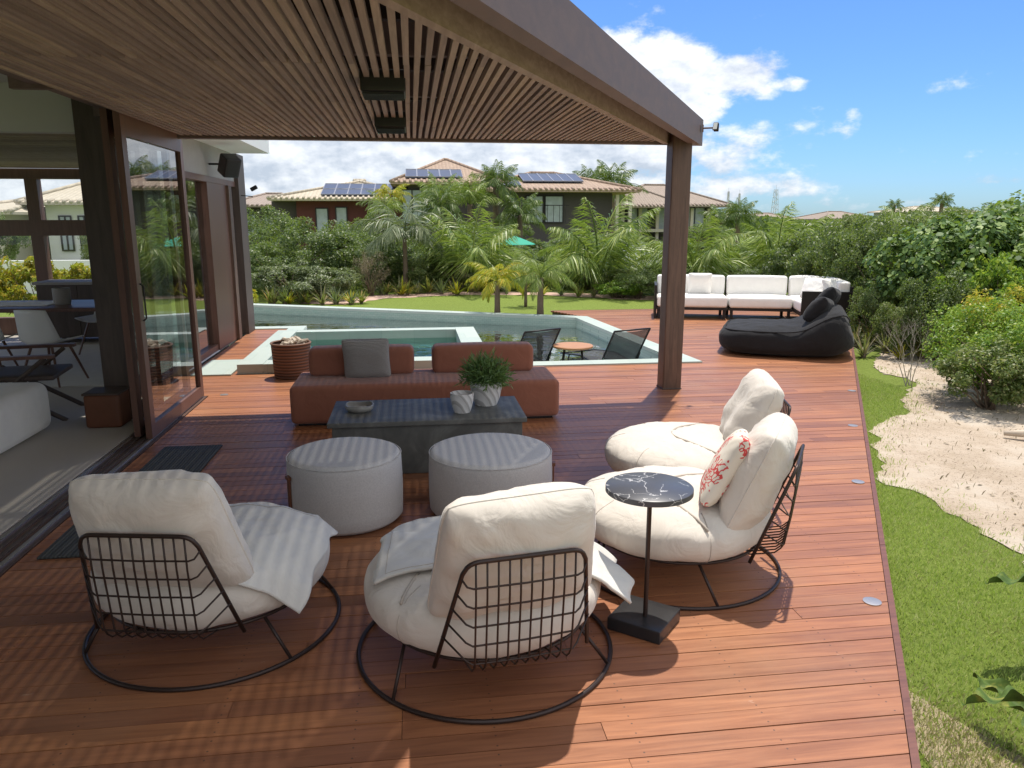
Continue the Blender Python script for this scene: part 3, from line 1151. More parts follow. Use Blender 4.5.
hpart('facade_mullion', M['frame'], [(-2.83, -2.73, 9.9, 9.98, .1, 2.3)])
# inner wall behind the facade, keeps the corridor dark
hpart('corridor_wall', M['wall'], [(-3.2, -3.1, 8.3, 12.9, .012, 2.57)])
# sliding glass doors, stacked
for k, (xc, y0, y1) in enumerate(((-2.205, 6.42, 8.04), (-2.325, 6.50, 8.02))):
    d = empty('sliding_door', None, None, (xc-ho.x, y0-ho.y, 0)); d.parent = hs
    L_ = y1-y0
    b = MB()
    b.b2(-.025, .025, 0, .10, .02, 2.64); b.b2(-.025, .025, L_-.09, L_, .02, 2.64)
    b.b2(-.0248, .0248, .10, L_-.09, .02, .13); b.b2(-.0248, .0248, .10, L_-.09, 2.44, 2.64)
    b.build('door_frame', M['frame'], d)
    g = MB(); g.add([(0, .10, .13), (0, L_-.09, .13), (0, L_-.09, 2.44), (0, .10, 2.44)], [(0, 1, 2, 3)])
    g.build('door_glass', M['glass'], d)
    if k == 0:
        h = MB(); h.tube([(.03, .05, 1.0), (.055, .05, 1.02), (.055, .05, 1.28), (.03, .05, 1.3)], .007, 8); h.build('handle', M['black'], d)


def wall_speaker():
    t = empty('wall_speaker', 'small black loudspeaker tilted on a bracket under the white eaves', 'speaker', (-2.42, 11.1, 2.52), R(0))
    b = MB(); b.rbox((0, 0, 0), (.20, .22, .27), .02, 3)
    o = b.build('cabinet', M['black'], t, True, 40); o.rotation_euler = (R(0), R(28), R(-50))
    c = MB(); c.box((.0, -.112, 0), (.17, .004, .23)); c.build('grille', M['bronze'], o)
    d = MB(); d.tube([(-.27, 0, .02), (-.05, 0, .02)], .014, 8); d.build('bracket', M['black'], t)


wall_speaker()


def spot_arm():
    t = empty('wall_spotlight', 'tiny spotlight on a thin arm beside the end post of the house', 'spotlight', (-2.64, 12.75, 2.18))
    b = MB(); b.tube([(0, 0, 0), (.18, 0, -.02)], .008, 6); b.build('arm', M['black'], t)
    c = MB(); c.rbox((.23, 0, .0), (.11, .05, .06), .01, 2); o = c.build('lamp_head', M['black'], t, True, 40); o.rotation_euler = (0, R(-28), 0)


spot_arm()

# ---- interior furniture
def interior():
    # white armless sofa end
    t = empty('indoor_sofa', 'white upholstered sofa end inside the room near the open doorway', 'sofa', (-4.3, 6.35, .012))
    b = MB(); b.rbox((0, 0, .22), (2.3, 1.15, .42), .09, 4, puff=.02); b.build('seat', M['whitef'], t, True)
    b = MB(); b.rbox((-.3, -.5, .5), (1.7, .22, .5), .08, 4, puff=.02); b.build('backrest', M['whitef'], t, True)
    for sx in (-1, 1):
        for sy in (-.45, .45): b = MB(); b.box((sx*1.0, sy, .012), (.05, .05, .02)); b.build('foot', M['darkwood'], t)
    # wooden armchair with crossed legs
    t = empty('wooden_armchair', 'dark wooden armchair with crossed legs behind the white indoor sofa', 'chair', (-3.62, 7.42, .012), R(8))
    b = MB(); b.rbox((0, 0, .40), (.72, .62, .045), .015, 2); b.build('seat', M['darkwood'], t, True, 40)
    for s in (-1, 1):
        b = MB(); b.tube([(-.40, s*.3, 0), (.30, s*.3, .58)], .022, 6); b.tube([(.42, s*.3, 0), (-.25, s*.3, .42)], .022, 6)
        b.build('leg', M['darkwood'], t)
        b = MB(); b.box((.02, s*.34, .60), (.74, .07, .03)); b.build('armrest', M['frame'], t)
    b = MB(); b.rbox((-.36, 0, .72), (.04, .6, .36), .015, 2); b.build('backrest', M['darkwood'], t, True, 40)
    # dining table
    t = empty('dining_table', 'long wooden dining table indoors in front of the back windows', 'table', (-4.9, 10.2, .012))
    b = MB(); b.rbox((0, 0, .735), (3.3, 1.05, .045), .01, 2); b.build('tabletop', M['frame'], t, True, 40)
    for sx in (-1, 1):
        for sy in (-1, 1):
            b = MB(); b.tube([(sx*1.35, sy*.46, 0), (sx*1.2, sy*.34, .72)], [.025, .035], 8); b.build('leg', M['frame'], t)
    b = MB(); b.rbox((-.5, 0, .764), (1.9, .5, .012), .005, 2); o = b.build('table_runner', M['whitef'])
    o.location = (-4.9, 10.2, .012); tag(o, 'white runner cloth laid along the indoor dining table', 'runner')
    b = MB(); b.lathe([(.0, 0), (.09, .0), (.10, .03), (.10, .20), (.085, .205), (.085, .02), (0, .02)], 20); o = b.build('vase', M['greybeam'], None, True, 40)
    o.location = (-4.35, 10.15, .771); tag(o, 'grey cylindrical vase standing on the indoor dining table', 'vase')
    for k, (x, y, rz, lb) in enumerate(((-4.02, 8.95, -.25, 'white shell chair nearest the doorway side of the indoor dining table'), (-4.75, 9.1, .1, 'white shell chair left of its twin at the indoor dining table'), (-4.2, 10.95, PI-.3, 'white shell chair at the far right corner of the indoor dining table'))):
        t = empty('shell_chair', lb, 'chair', (x, y, .012), rz, 'shell chairs at the dining table')
        b = MB()

        def shell(u, v):
            a = (u-.5)*2
            if v < .5:
                w = v/.5; return (a*.24, .24-.44*w, .45+.05*a*a+.0*w)
            w = (v-.5)/.5
            return (a*.25*(1-.25*w), -.20-.10*w+.06*a*a, .45+.05*a*a+.40*w-.06*a*a*w)
        b.grid(shell, 12, 16)
        o = b.build('seat_shell', M['white'], t, True)
        md = o.modifiers.new('thick', 'SOLIDIFY'); md.thickness = .012
        for sx in (-1, 1):
            for sy in (-1, 1):
                c = MB(); c.tube([(sx*.24, sy*.24, 0), (sx*.12, sy*.13, .44)], [.011, .016], 8); c.build('leg', M['frame'], t)
    # dark sideboard by the windows
    t = empty('sideboard', 'dark wooden sideboard with a pale top below the indoor window', 'sideboard', (-4.35, 12.2, .012))
    b = MB(); b.b2(-1.1, 1.1, -.27, .27, .08, .86); b.build('cabinet', M['darkwood'], t)
    b = MB(); b.b2(-1.14, 1.14, -.30, .30, .862, .90); b.build('top', M['greybeam'], t)
    b = MB()
    for k in range(4): b.b2(-1.08+k*.545, -1.08+k*.545+.535, -.282, -.272, .11, .84)
    b.build('door_fronts', M['darkwood'], t)
    for sx in (-1, 1):
        for sy in (-1, 1): b = MB(); b.box((sx*1.0, sy*.2, .04), (.05, .05, .078)); b.build('foot', M['black'], t)
    # brown basket at the foot of the pillar
    t = empty('floor_basket', 'dark brown square box basket on the floor beside the timber pillar', 'basket', (-2.72, 6.98, .012))
    b = MB(); b.rbox((0, 0, .15), (.30, .28, .30), .03, 3); b.build('body', M['leather'], t, True, 40)
    b = MB(); b.rbox((0, 0, .305), (.31, .29, .02), .008, 2); b.build('rim', M['darkwood'], t, True, 40)
    b = MB(); b.rbox((-4.7, 10.2, .014), (4.0, 3.0, .012), .005, 2)
    tag(b.build('rug', M['throw']), 'large grey rug under the indoor dining table', 'rug')


interior()

# ================================================================== DECK SPOTS, MATS
def deck_spot(i, x, y, label):
    t = empty('deck_light', label, 'deck light', (x, y, .002), 0, 'round lights set flush in the deck')
    b = MB(); b.lathe([(.034, .0), (.042, .0), (.042, .003), (.034, .004)], 28); b.build('ring', M['rail'], t, True, 40)
    c = MB(); c.lathe([(0, .0), (.0338, .0), (.0338, .002), (0, .0025)], 28); c.build('lens', M['lensgrey'], t, True, 40)


M['lensgrey'] = plain('grey_lens', (.10, .105, .11), .65, var=.1)
deck_spot(0, 2.154, 3.108, 'round steel deck light nearest the camera on the right edge of the deck')
deck_spot(1, 3.065, 4.72, 'round steel deck light second along the right edge, beside the cream chairs')
deck_spot(2, 3.87, 6.12, 'round steel deck light third along the right edge, level with the column')
deck_spot(3, 4.66, 7.45, 'round steel deck light farthest along the right edge, before the black bean bag')
deck_spot(4, -2.0, 8.12, 'round dark deck light beside the end of the sliding glass door')


def mk_matm():
    g = G('grey_mat')
    v = g.obj()
    w = g.n('ShaderNodeTexWave'); w.bands_direction = 'X'; w.inputs['Scale'].default_value = 14
    g.L.new(v, w.inputs['Vector'])
    g.base(g.mix(w.outputs['Fac'], (.035, .038, .04), (.075, .08, .08)))
    g.set(Roughness=.95); g.bump(w.outputs['Fac'], .4, .004)
    return g.m


M['mat'] = mk_matm()
for (x0, x1, y0, y1, lb) in ((-2.02, -1.57, 5.24, 6.2, 'dark grey ribbed door mat before the sliding glass door'), (-2.06, -1.66, 4.12, 4.78, 'dark grey ribbed door mat half hidden behind the left cream chair')):
    b = MB(); b.rbox(((x0+x1)/2, (y0+y1)/2, .008), (x1-x0, y1-y0, .012), .004, 2)
    o = b.build('door_mat', M['mat'], None, True, 40)
    tag(o, lb, 'mat', 'door mats along the sill')


# ================================================================== CREAM WIRE CHAIRS
def fbm(p, s, seed=0.0):
    return mnoise.fractal(Vector((p[0]*s, p[1]*s, p[2]*s+seed)), 1.0, 2.0, 3)


SEAT_R, SEAT_Z, SEAT_H = .505, .295, .140


def seat_surface(x, y, seed):
    """top height of the seat cushion at local (x, y)"""
    r = math.hypot(x, y-.03)/SEAT_R
    if r >= 1: return SEAT_Z
    return SEAT_Z+SEAT_H*(1-r**3.226)**.4+fbm((x, y, SEAT_Z+SEAT_H), 2.6, seed)*.014


def seam_y(x):
    return .10-.55*(x/.5)**2


def seat_prof(a):
    """profile of the cushion at latitude a"""
    ca, sa = math.cos(a), math.sin(a)
    r = SEAT_R*abs(ca)**(.62 if sa > 0 else .5)
    z = SEAT_H*math.copysign(abs(sa)**.8, sa)
    return (0 if abs(ca) < 1e-6 else r, z)


def seat_fn(p, a, seed):
    q = Vector((p.x, p.y+.03, p.z+SEAT_Z))
    k = fbm(q, 2.6, seed)*.014+fbm(q, 7, seed+5)*.008
    rr = math.hypot(p.x, p.y)
    # piped seam draws the fabric in
    d = abs(q.y-seam_y(q.x))
    if p.z > 0: q.z -= .010*math.exp(-(d/.03)**2)
    q.z += k
    if rr > 1e-4:
        pk = math.sin(a*9+seed*2+2*fbm((math.cos(a), math.sin(a), 0), 1.5, seed))*.006*max(0, rr/SEAT_R-.6)
        for sa_ in SEAMS:
            dd = abs((a-sa_+PI) % (2*PI)-PI)
            pk -= .010*math.exp(-(dd/.06)**2)*max(0, rr/SEAT_R-.45)
        q.x += p.x/rr*pk; q.y += p.y/rr*pk; q.z += pk*.8
    return q


SEAMS = (R(38), R(90), R(142), R(215), R(325))


def seat_cushion(seed):
    mb = MB()
    n = 30
    prof = [seat_prof(-PI/2+PI*i/n) for i in range(n+1)]
    prof[0] = (0, prof[0][1]); prof[-1] = (0, prof[-1][1])
    mb.lathe(prof, 120, (0, 0, 0), lambda p, a: seat_fn(p, a, seed))
    return mb


def seat_seams(seed):
    b = MB()
    for a in SEAMS:
        pts = []
        for ph in np.linspace(R(52), R(-38), 22):
            r, z = seat_prof(ph)
            p = Vector((r*math.cos(a), r*math.sin(a), z))
            if p.z > 0 and a < PI and (p.y+.03) < seam_y(p.x): continue
            q = seat_fn(p, a, seed)
            pts.append(q)
        if len(pts) > 2: b.tube(pts, .0032, 5)
    return b


def pillow_mesh(w0, w1, h, t, seed, nu=28, nv=28, exp=.42, pinch=.05, wr=1.0):
    """upright pillow centred at origin: x width (w0 bottom, w1 top), z height, y thickness"""
    mb = MB()
    for side in (-1, 1):
        def fn(u, v):
            # denser sampling near the rim
            a = math.sin((u-.5)*PI); b = math.sin((v-.5)*PI)
            prof = (max(0, 1-abs(a)**3.2)*max(0, 1-abs(b)**3.2))**exp
            w = w0+(w1-w0)*(b+1)/2
            # corners stay, sides bow in slightly
            rc = 1-.07*(a*a*b*b)**2.5; xx = a*w/2*(1-pinch*(1-b*b))*rc; zz = b*h/2*(1-pinch*(1-a*a)*.6)*rc
            q = (xx, side*.3, zz)
            e = fbm(q, 4.2, seed)*.010*wr+fbm(q, 13, seed+3)*.0035*wr
            # pull creases out of the corners
            cr = math.sin((abs(a)-abs(b))*14+seed)*.004*abs(a*b)*wr
            return (xx, side*(t/2*prof+(e+cr)*prof**.5), zz)
        g = MB(); g.grid(fn, nu, nv)
        if side == 1:
            g.f = [tuple(reversed(q)) for q in g.f]
        mb.add(g.v, g.f)
    return mb


def rim_loop(w0, w1, h, pinch, n=18):
    pts = []
    seq = [(a, -1) for a in np.linspace(-1, 1, n)[:-1]]+[(1, b) for b in np.linspace(-1, 1, n)[:-1]]
    seq += [(a, 1) for a in np.linspace(1, -1, n)[:-1]]+[(-1, b) for b in np.linspace(1, -1, n)[:-1]]
    for a, b in seq:
        w = w0+(w1-w0)*(b+1)/2
        rc = 1-.07*(a*a*b*b)**2.5; pts.append((a*w/2*(1-pinch*(1-b*b))*rc, 0, b*h/2*(1-pinch*(1-a*a)*.6)*rc))
    return pts


LEAN = R(20)


def back_pt(x, s, off=0.0):
    """point in the leaning plane of the wire back; s runs up from its foot"""
    y = -.42-s*math.sin(LEAN)-off*math.cos(LEAN)
    z = .20+s*math.cos(LEAN)-off*math.sin(LEAN)
    return (x, y, z)


def wire_chair(label, loc, rz, seed, cushion_dx=0.0, cushion_tilt=0.0, drop=0.0):
    t = empty('lounge_chair', label, 'chair', loc, rz, 'cream round lounge chairs with wire backs')
    # base ring and pan ring
    b = MB(); b.tube([(.54*math.cos(a), .54*math.sin(a), .010) for a in np.linspace(0, 2*PI, 73)[:-1]], .0095, 8, closed=True)
    b.build('base_ring', M['bronze'], t, True)
    PR = .43
    b = MB(); b.tube([(PR*math.cos(a), .01+PR*math.sin(a), .185) for a in np.linspace(0, 2*PI, 65)[:-1]], .008, 8, closed=True)
    for k in range(7):
        x = -.36+.12*k
        yy = math.sqrt(PR*PR-x*x)
        b.tube([(x, .01-yy, .185), (x, .01-yy*.5, .165), (x, .01+yy*.5, .165), (x, .01+yy, .185)], .004, 6)
    b.build('seat_pan', M['bronze'], t, True)
    for a in (R(35), R(52), R(128), R(145), R(215), R(325)):
        b = MB()
        a2 = a+(R(6) if a in (R(35), R(128)) else -R(6))
        b.tube([(.54*math.cos(a), .54*math.sin(a), .012), (PR*math.cos(a2), .01+PR*math.sin(a2), .183)], .0075, 8)
        b.build('leg', M['bronze'], t, True)
    # back outline: wide at the foot, narrower at the top, rounded corners
    H = .505
    wb, wt_ = .30, .215
    pts = []
    pts.append(back_pt(-wb, 0)); pts.append(back_pt(-wb+(wb-wt_)*.5, H*.5))
    cr = .05
    wa = wb+(wt_-wb)*(H-cr)/H
    pts.append(back_pt(-wa, H-cr))
    for k in range(1, 5):
        a = k/5*PI/2
        pts.append(back_pt(-wt_+cr-cr*math.cos(a)-.004, H-cr+cr*math.sin(a)))
    for k in range(0, 7): pts.append(back_pt(-wt_+cr+(2*(wt_-cr))*k/6, H))
    for k in range(1, 5):
        a = k/5*PI/2
        pts.append(back_pt(wt_-cr+cr*math.sin(a)+.004, H-cr+cr*math.cos(a)))
    pts += [back_pt(wa, H-cr), back_pt(wb-(wb-wt_)*.5, H*.5), back_pt(wb, 0)]
    b = MB(); b.tube(pts, .0085, 8)
    b.build('back_frame', M['bronze'], t, True)
    # wire basket: verticals bow back from the frame top and curl in under the seat
    OFF = lambda s_: .012+.125*(1-s_/H)
    b = MB()
    nvw = 10
    for k in range(nvw):
        x = -wt_+.035+(2*wt_-.07)*k/(nvw-1)
        line = [back_pt(x, H), back_pt(x, H*.75, OFF(H*.75)), back_pt(x, H*.5, OFF(H*.5)), back_pt(x, H*.25, OFF(H*.25)), back_pt(x, .12, OFF(.12)), back_pt(x, .09, OFF(.09)-.012)]
        line += [(x, -.52, .222), (x, -.46, .205), (x, -.40, .190)]
        b.tube(line, .0038, 6)
    for k in range(5):
        s = .115+k*.075
        w = wb+(wt_-wb)*s/H
        xi = wt_-.035
        o_ = OFF(s)
        line = [back_pt(-w, s+.02+o_*.25), back_pt(-xi-.03, s+.006, o_*.80), back_pt(-xi-.008, s, o_*.97), back_pt(0, s-.003, o_), back_pt(xi+.008, s, o_*.97), back_pt(xi+.03, s+.006, o_*.80), back_pt(w, s+.02+o_*.25)]
        b.tube(line, .0038, 6)
    b.build('wire_back', M['bronze'], t, True)
    # seat cushion with piped seam
    sc_ = seat_cushion(seed).build('seat_cushion', M['cream'], t, True)
    b = MB()
    pts = [(x, seam_y(x), seat_surface(x, seam_y(x), seed)-.0055) for x in np.linspace(-.49, .49, 60) if math.hypot(x, seam_y(x)-.03) < SEAT_R*.985]
    b.tube(pts, .0065, 6)
    b.build('piping', M['seam'], sc_, True)
    seat_seams(seed).build('side_seams', M['seam'], sc_, True)
    # big back cushion
    W0, W1, HH, TT = .68, .56, .55, .25
    bc = pillow_mesh(W0, W1, HH, TT, seed+20, exp=.44, pinch=.03, wr=2.4).build('back_cushion', M['cream'], t, True)
    s0 = .385-drop
    c = back_pt(cushion_dx, s0, -.150)
    bc.location = c
    bc.rotation_euler = (LEAN+R(2), cushion_tilt, 0)
    b = MB(); b.tube(rim_loop(W0, W1, HH, .03), .0035, 6, closed=True)
    b.build('piping', M['cream'], bc, True)
    return t


wire_chair('cream lounge chair at the left with a pale throw over its seat', (-.925, 3.33, 0), R(-10), 1.3, -.01, R(-1))
wire_chair('cream lounge chair in the front middle, back to the camera, throw corner pointing right', (.27, 2.98, 0), R(9), 4.1, .015, R(-2))
wire_chair('cream lounge chair beside the round marble table, coral pillow on it', (1.36, 3.67, 0), R(58), 7.7, 0, R(1), .045)
wire_chair('cream lounge chair farthest from the camera, behind the one with the coral pillow', (1.76, 4.62, 0), R(75), 9.2, 0, R(-2), .045)


# throws draped over two seats
def throw(label, chair_loc, chair_rz, cx, cy, rot, hw, hh, seed, stiff=.70):
    mb = MB()
    SD = 1.3 if chair_loc[0] < 0 else 4.1
    nu = nv = 56

    def fn(u, v):
        a, b = (u-.5)*2*hw, (v-.5)*2*hh
        x = cx+a*math.cos(rot)-b*math.sin(rot)
        y = cy+a*math.sin(rot)+b*math.cos(rot)
        dx_, dy_ = x, y-.03
        s = math.hypot(dx_, dy_)
        lim = SEAT_R*.90
        if s <= lim:
            z = seat_surface(x, y, SD)+.017
            px, py = x, y
        else:
            e = s-lim
            r = lim+e*stiff
            px, py = dx_/s*r, dy_/s*r+.03
            z = seat_surface(dx_/s*lim, dy_/s*lim+.03, SD)+.004+.013-e*(1.35-stiff)-e*e*.5
        k = fbm((px, py, z), 5, seed)
        z += k*.010+abs(fbm((px, py, 0), 3.2, seed+3))*.020
        if s > lim:
            w = min(1, (s-lim)*6)
            sw = math.sin(math.atan2(dy_, dx_)*13+seed)*.022*w
            px += dx_/s*(sw+.012); py += dy_/s*(sw+.012)
        return (px, py, z)
    mb.grid(fn, nu, nv)
    # hem: a doubled edge along the border
    o = mb.build('throw', M['throw'], None, True)
    md = o.modifiers.new('thick', 'SOLIDIFY'); md.thickness = .012; md.offset = 1
    o.location = chair_loc
    o.rotation_euler = (0, 0, chair_rz)
    tag(o, label, 'throw')
    hem = MB()
    ins = .035
    pts = []
    for (ua, va, ub, vb) in ((ins, ins, 1-ins, ins), (1-ins, ins, 1-ins, 1-ins), (1-ins, 1-ins, ins, 1-ins), (ins, 1-ins, ins, ins)):
        for q in np.linspace(0, 1, 30)[:-1]:
            p = fn(ua+(ub-ua)*q, va+(vb-va)*q)
            pts.append((p[0], p[1], p[2]+.0125))
    hem.tube(pts, .0022, 5, closed=True)
    hem.build('hem_stitch', M['seam'], o, True)
    return o


throw('pale cotton throw hanging with its corner off the left lounge chair seat', (-.925, 3.33, 0), R(-10), .22, -.05, R(4), .30, .33, 2.0, .62)
throw('pale cotton throw across the middle lounge chair with a corner pointing right', (.27, 2.98, 0), R(9), .12, .08, R(-12), .54, .29, 5.0, .80)

# coral pillow on the right chair
pc = pillow_mesh(.42, .42, .40, .13, 3.3, pinch=.09).build('coral_pillow', M['coral'], None, True)
pc.location = (1.52, 3.45, .60)
pc.rotation_euler = (R(28), R(8), R(66))
tag(pc, 'cream scatter pillow with a red coral print leaning on the right lounge chair', 'pillow')

# ================================================================== SIDE TABLE
t = empty('side_table', 'small round black marble side table on a thin stem and square black base', 'side table', (1.0, 3.045, 0))
b = MB(); b.lathe([(0, .638), (.186, .638), (.190, .641), (.190, .663), (.186, .666), (0, .666)], 72); b.build('tabletop', M['marble'], t, True, 40)
b = MB(); b.tube([(-.005, -.03, .05), (-.005, -.03, .638)], .0105, 14); b.build('stem', M['bronze'], t, True, 40)
b = MB(); b.rbox((.0, .0, .031), (.25, .25, .060), .004, 2, rz=R(-40)); b.build('base', M['basestone'] if 'basestone' in M else M['marble'], t, True, 40)

# ================================================================== OTTOMANS
def ottoman(label, loc, r, h, rz, seed):
    t = empty('ottoman', label, 'ottoman', loc, rz, 'round grey ottomans in front of the stone table')
    rd = .045
    prof = [(0, .012), (r-.03, .012), (r-.008, .03)]
    for k in range(6): prof.append((r+.004*math.sin(k/5*PI), .04+(h-rd-.06)*k/5))
    for k in range(1, 8):
        a = k/7*PI/2
        prof.append((r-rd+rd*math.cos(a), h-rd+rd*math.sin(a)))
    for k in range(1, 6): prof.append(((r-rd)*(1-k/5), h+.012*math.sin(k/5*PI/2)))
    b = MB(); b.lathe(prof, 72); o = b.build('cover', M['greyf'], t, True)
    b = MB(); b.tube([((r-.002)*math.cos(a), (r-.002)*math.sin(a), h-rd*.4) for a in np.linspace(0, 2*PI, 65)[:-1]], .003, 6, closed=True); b.build('piping', M['greyf'], o, True)
    b = MB()
    b.box((-(r+.010), 0, h*.50), (.010, .035, h*.52)); b.box((-(r+.012), 0, h*.76), (.02, .05, .02))
    b.build('leather_strap', M['leather'], t)


ottoman('left of the two round grey ottomans, with a brown leather strap', (-.44, 4.52, 0), .342, .43, R(28), 1)
ottoman('wider right one of the two round grey ottomans, behind the middle chair', (.455, 4.55, 0), .385, .405, R(170), 2)

# ================================================================== STONE COFFEE TABLE
t = empty('coffee_table', 'long low dark stone coffee table between the ottomans and the terracotta sofa', 'table', (.085, 5.62, 0))
b = MB(); b.rbox((0, 0, .385), (1.42, .70, .035), .004, 2); b.build('tabletop', M['stone'], t, True, 40)
b = MB(); b.rbox((0, -.01, .185), (1.36, .62, .364), .004, 2); b.build('base', M['stone'], t, True, 40)


def ashtray():
    t = empty('stone_bowl', 'shallow grey stone bowl with wavy rim on the left of the stone table', 'bowl', (-.42, 5.62, .4027))
    prof = [(0, 0), (.075, 0), (.095, .015), (.108, .045), (.098, .05), (.085, .025), (0, .018)]
    b = MB(); b.lathe(prof, 40, fn=lambda p, a: Vector((p.x, p.y, p.z*(1+.12*math.sin(3*a)*(math.hypot(p.x, p.y)/.1)))))
    b.build('body', M['bowl'], t, True)
    b = MB(); b.tube([(.10*math.cos(a), .10*math.sin(a), .049+.006*math.sin(3*a)) for a in np.linspace(0, 2*PI, 41)[:-1]], .006, 6, closed=True)
    b.build('rim', M['bowl'], t, True)


M['bowl'] = plain('grey_ceramic', (.26, .25, .23), .45, var=.3, scale=25)


def mk_potm():
    g = G('patterned_white_pot')
    v = g.obj()
    w = g.n('ShaderNodeTexWave'); w.bands_direction = 'DIAGONAL'; w.inputs['Scale'].default_value = 9; w.inputs['Distortion'].default_value = 1.5
    g.L.new(v, w.inputs['Vector'])
    g.base(g.mix(g.math('GREATER_THAN', w.outputs['Fac'], .75), (.62, .61, .60), (.40, .39, .38)))
    g.set(Roughness=.8); g.bump(w.outputs['Fac'], .5, .006)
    return g.m


M['potw'] = mk_potm()
ashtray()


def pot(name, label, loc, r0, r1, h, plant):
    t = empty(name, label, 'pot', loc)
    prof = [(0, 0), (r0, 0), (r0+(r1-r0)*.6, h*.35), (r1, h*.8), (r1*.99, h), (r1*.90, h), (r1*.88, h*.8), (0, h*.78)]
    b = MB(); b.lathe(prof, 40); b.build('pot', M['potw'], t, True, 45)
    b = MB(); b.lathe([(0, h*.79), (r1*.87, h*.785), (0, h*.80)], 24); b.build('soil', M['bark'], t)
    if plant:
        n = 5200
        # thin upright fan of needle-like leaves springing from the pot
        u = rng.uniform(0, 2*PI, n); el_ = np.arcsin(rng.uniform(-.25, 1, n))
        ln = rng.uniform(.13, .235, n)
        st_ = rng.uniform(.15, .9, n)[:, None]
        d = np.stack([np.cos(u)*np.cos(el_), np.sin(u)*np.cos(el_), np.sin(el_)], 1)
        base = d*st_*ln[:, None]*np.array([1, 1, 1]); base[:, 2] += h*.85+.045
        tip = base+d*(ln*.16)[:, None]+rng.normal(0, .022, (n, 3))
        side = np.cross(d, rng.normal(0, 1, (n, 3))); side /= np.linalg.norm(side, axis=1)[:, None]
        mid = (base+tip)/2
        w = rng.uniform(.0035, .0065, n)[:, None]
        V = np.stack([base, mid+side*w, tip, mid-side*w], 1)
        np_mesh('foliage', V.reshape(-1, 3), np.arange(n*4).reshape(n, 4), M['potplant'], t)
        b = MB()
        for k in range(9):
            a = k*.7; b.tube([(0, 0, h*.78), (.05*math.cos(a), .05*math.sin(a), h+.07), (.11*math.cos(a), .11*math.sin(a), h+.14)], .003, 5)
        b.build('stem', M['bark'], t)


pot('small_pot', 'small white patterned empty pot in front of the bushy potted plant', (.34, 5.50, .4027), .060, .088, .145, False)
pot('plant_pot', 'larger white pot with a bushy green plant on the stone table', (.54, 5.72, .4027), .085, .125, .185, True)

# ================================================================== TERRACOTTA SOFA
t = empty('terracotta_sofa', 'long low terracotta sofa platform with separate back cushions behind the stone table', 'sofa', (.105, 7.06, 0))
b = MB(); b.rbox((0, 0, .195), (2.42, .72, .35), .05, 5, puff=.008); b.build('seat', M['terra'], t, True)
b = MB(); b.box((0, 0, .01), (2.3, .62, .018)); b.build('plinth', M['black'], t)
for (xc, w) in ((-.60, .97), (.545, .97)):
    b = MB(); b.rbox((xc, .17, .500), (w, .24, .27), .055, 5, puff=.008); b.build('back_cushion', M['terra'], t, True)
gp = pillow_mesh(.44, .44, .40, .15, 6.1, pinch=.07).build('grey_pillow', M['pillow'], None, True)
gp.location = (-.44, 7.00, .555); gp.rotation_euler = (R(14), R(-1), R(-3))
tag(gp, 'ribbed grey square pillow leaning on the terracotta sofa back', 'pillow')
b = MB(); b.tube(rim_loop(.44, .44, .40, .07), .004, 6, closed=True); b.build('piping', M['pillow'], gp, True)

# ================================================================== BASKET with firewood
def mk_wicker():
    g = G('wicker')
    v = g.obj()
    w = g.n('ShaderNodeTexWave'); w.bands_direction = 'Z'; w.inputs['Scale'].default_value = 9; w.inputs['Distortion'].default_value = .4
    g.L.new(v, w.inputs['Vector'])
    g.base(g.mix(w.outputs['Fac'], (.07, .035, .022), (.23, .12, .075)))
    g.set(Roughness=.7); g.bump(w.outputs['Fac'], .8, .01)
    return g.m


M['wicker'] = mk_wicker()
t = empty('wicker_basket', 'brown wicker basket full of pale wood pieces beside the spa rim', 'basket', (-1.43, 9.02, 0))
b = MB(); b.lathe([(0, .0), (.20, .0), (.205, .02), (.225, .40), (.215, .40), (.195, .03), (0, .03)], 36); b.build('body', M['wicker'], t, True, 40)
b = MB(); b.tube([(.222*math.cos(a), .222*math.sin(a), .402) for a in np.linspace(0, 2*PI, 41)[:-1]], .012, 8, closed=True); b.build('rim', M['wicker'], t, True)
M['driftwood'] = plain('pale_driftwood', (.52, .44, .35), .85, var=.4, scale=12)
b = MB()
for k in range(46):
    a, r = random.uniform(0, 2*PI), random.uniform(0, .17)
    c = Vector((r*math.cos(a), r*math.sin(a), random.uniform(.30, .43)))
    d = Vector((random.uniform(-1, 1), random.uniform(-1, 1), random.uniform(-.35, .35))).normalized()*random.uniform(.04, .085)
    b.tube([c-d, c+Vector((0, 0, .01)), c+d], [.012, random.uniform(.018, .03), .011], 6)
o = b.build('wood_pieces', M['driftwood']); o.location = (-1.43, 9.02, 0)
tag(o, 'pale cut wood pieces heaped in the brown wicker basket', 'firewood', None, 'stuff')

# ================================================================== POOL LOUNGERS and small table
M['mesh'] = glass('black_sling_mesh', (.30, .30, .30), .0)


def mk_mesh():
    g = G('black_sling_fabric')
    tr = g.n('ShaderNodeBsdfTransparent')
    mx = g.n('ShaderNodeMixShader'); mx.inputs[0].default_value = .42
    g.base((.05, .05, .052)); g.set(Roughness=.8)
    g.L.new(g.p.outputs[0], mx.inputs[1]); g.L.new(tr.outputs[0], mx.inputs[2])
    g.L.new(mx.outputs[0], g.out.inputs['Surface'])
    return g.m


M['mesh'] = mk_mesh()


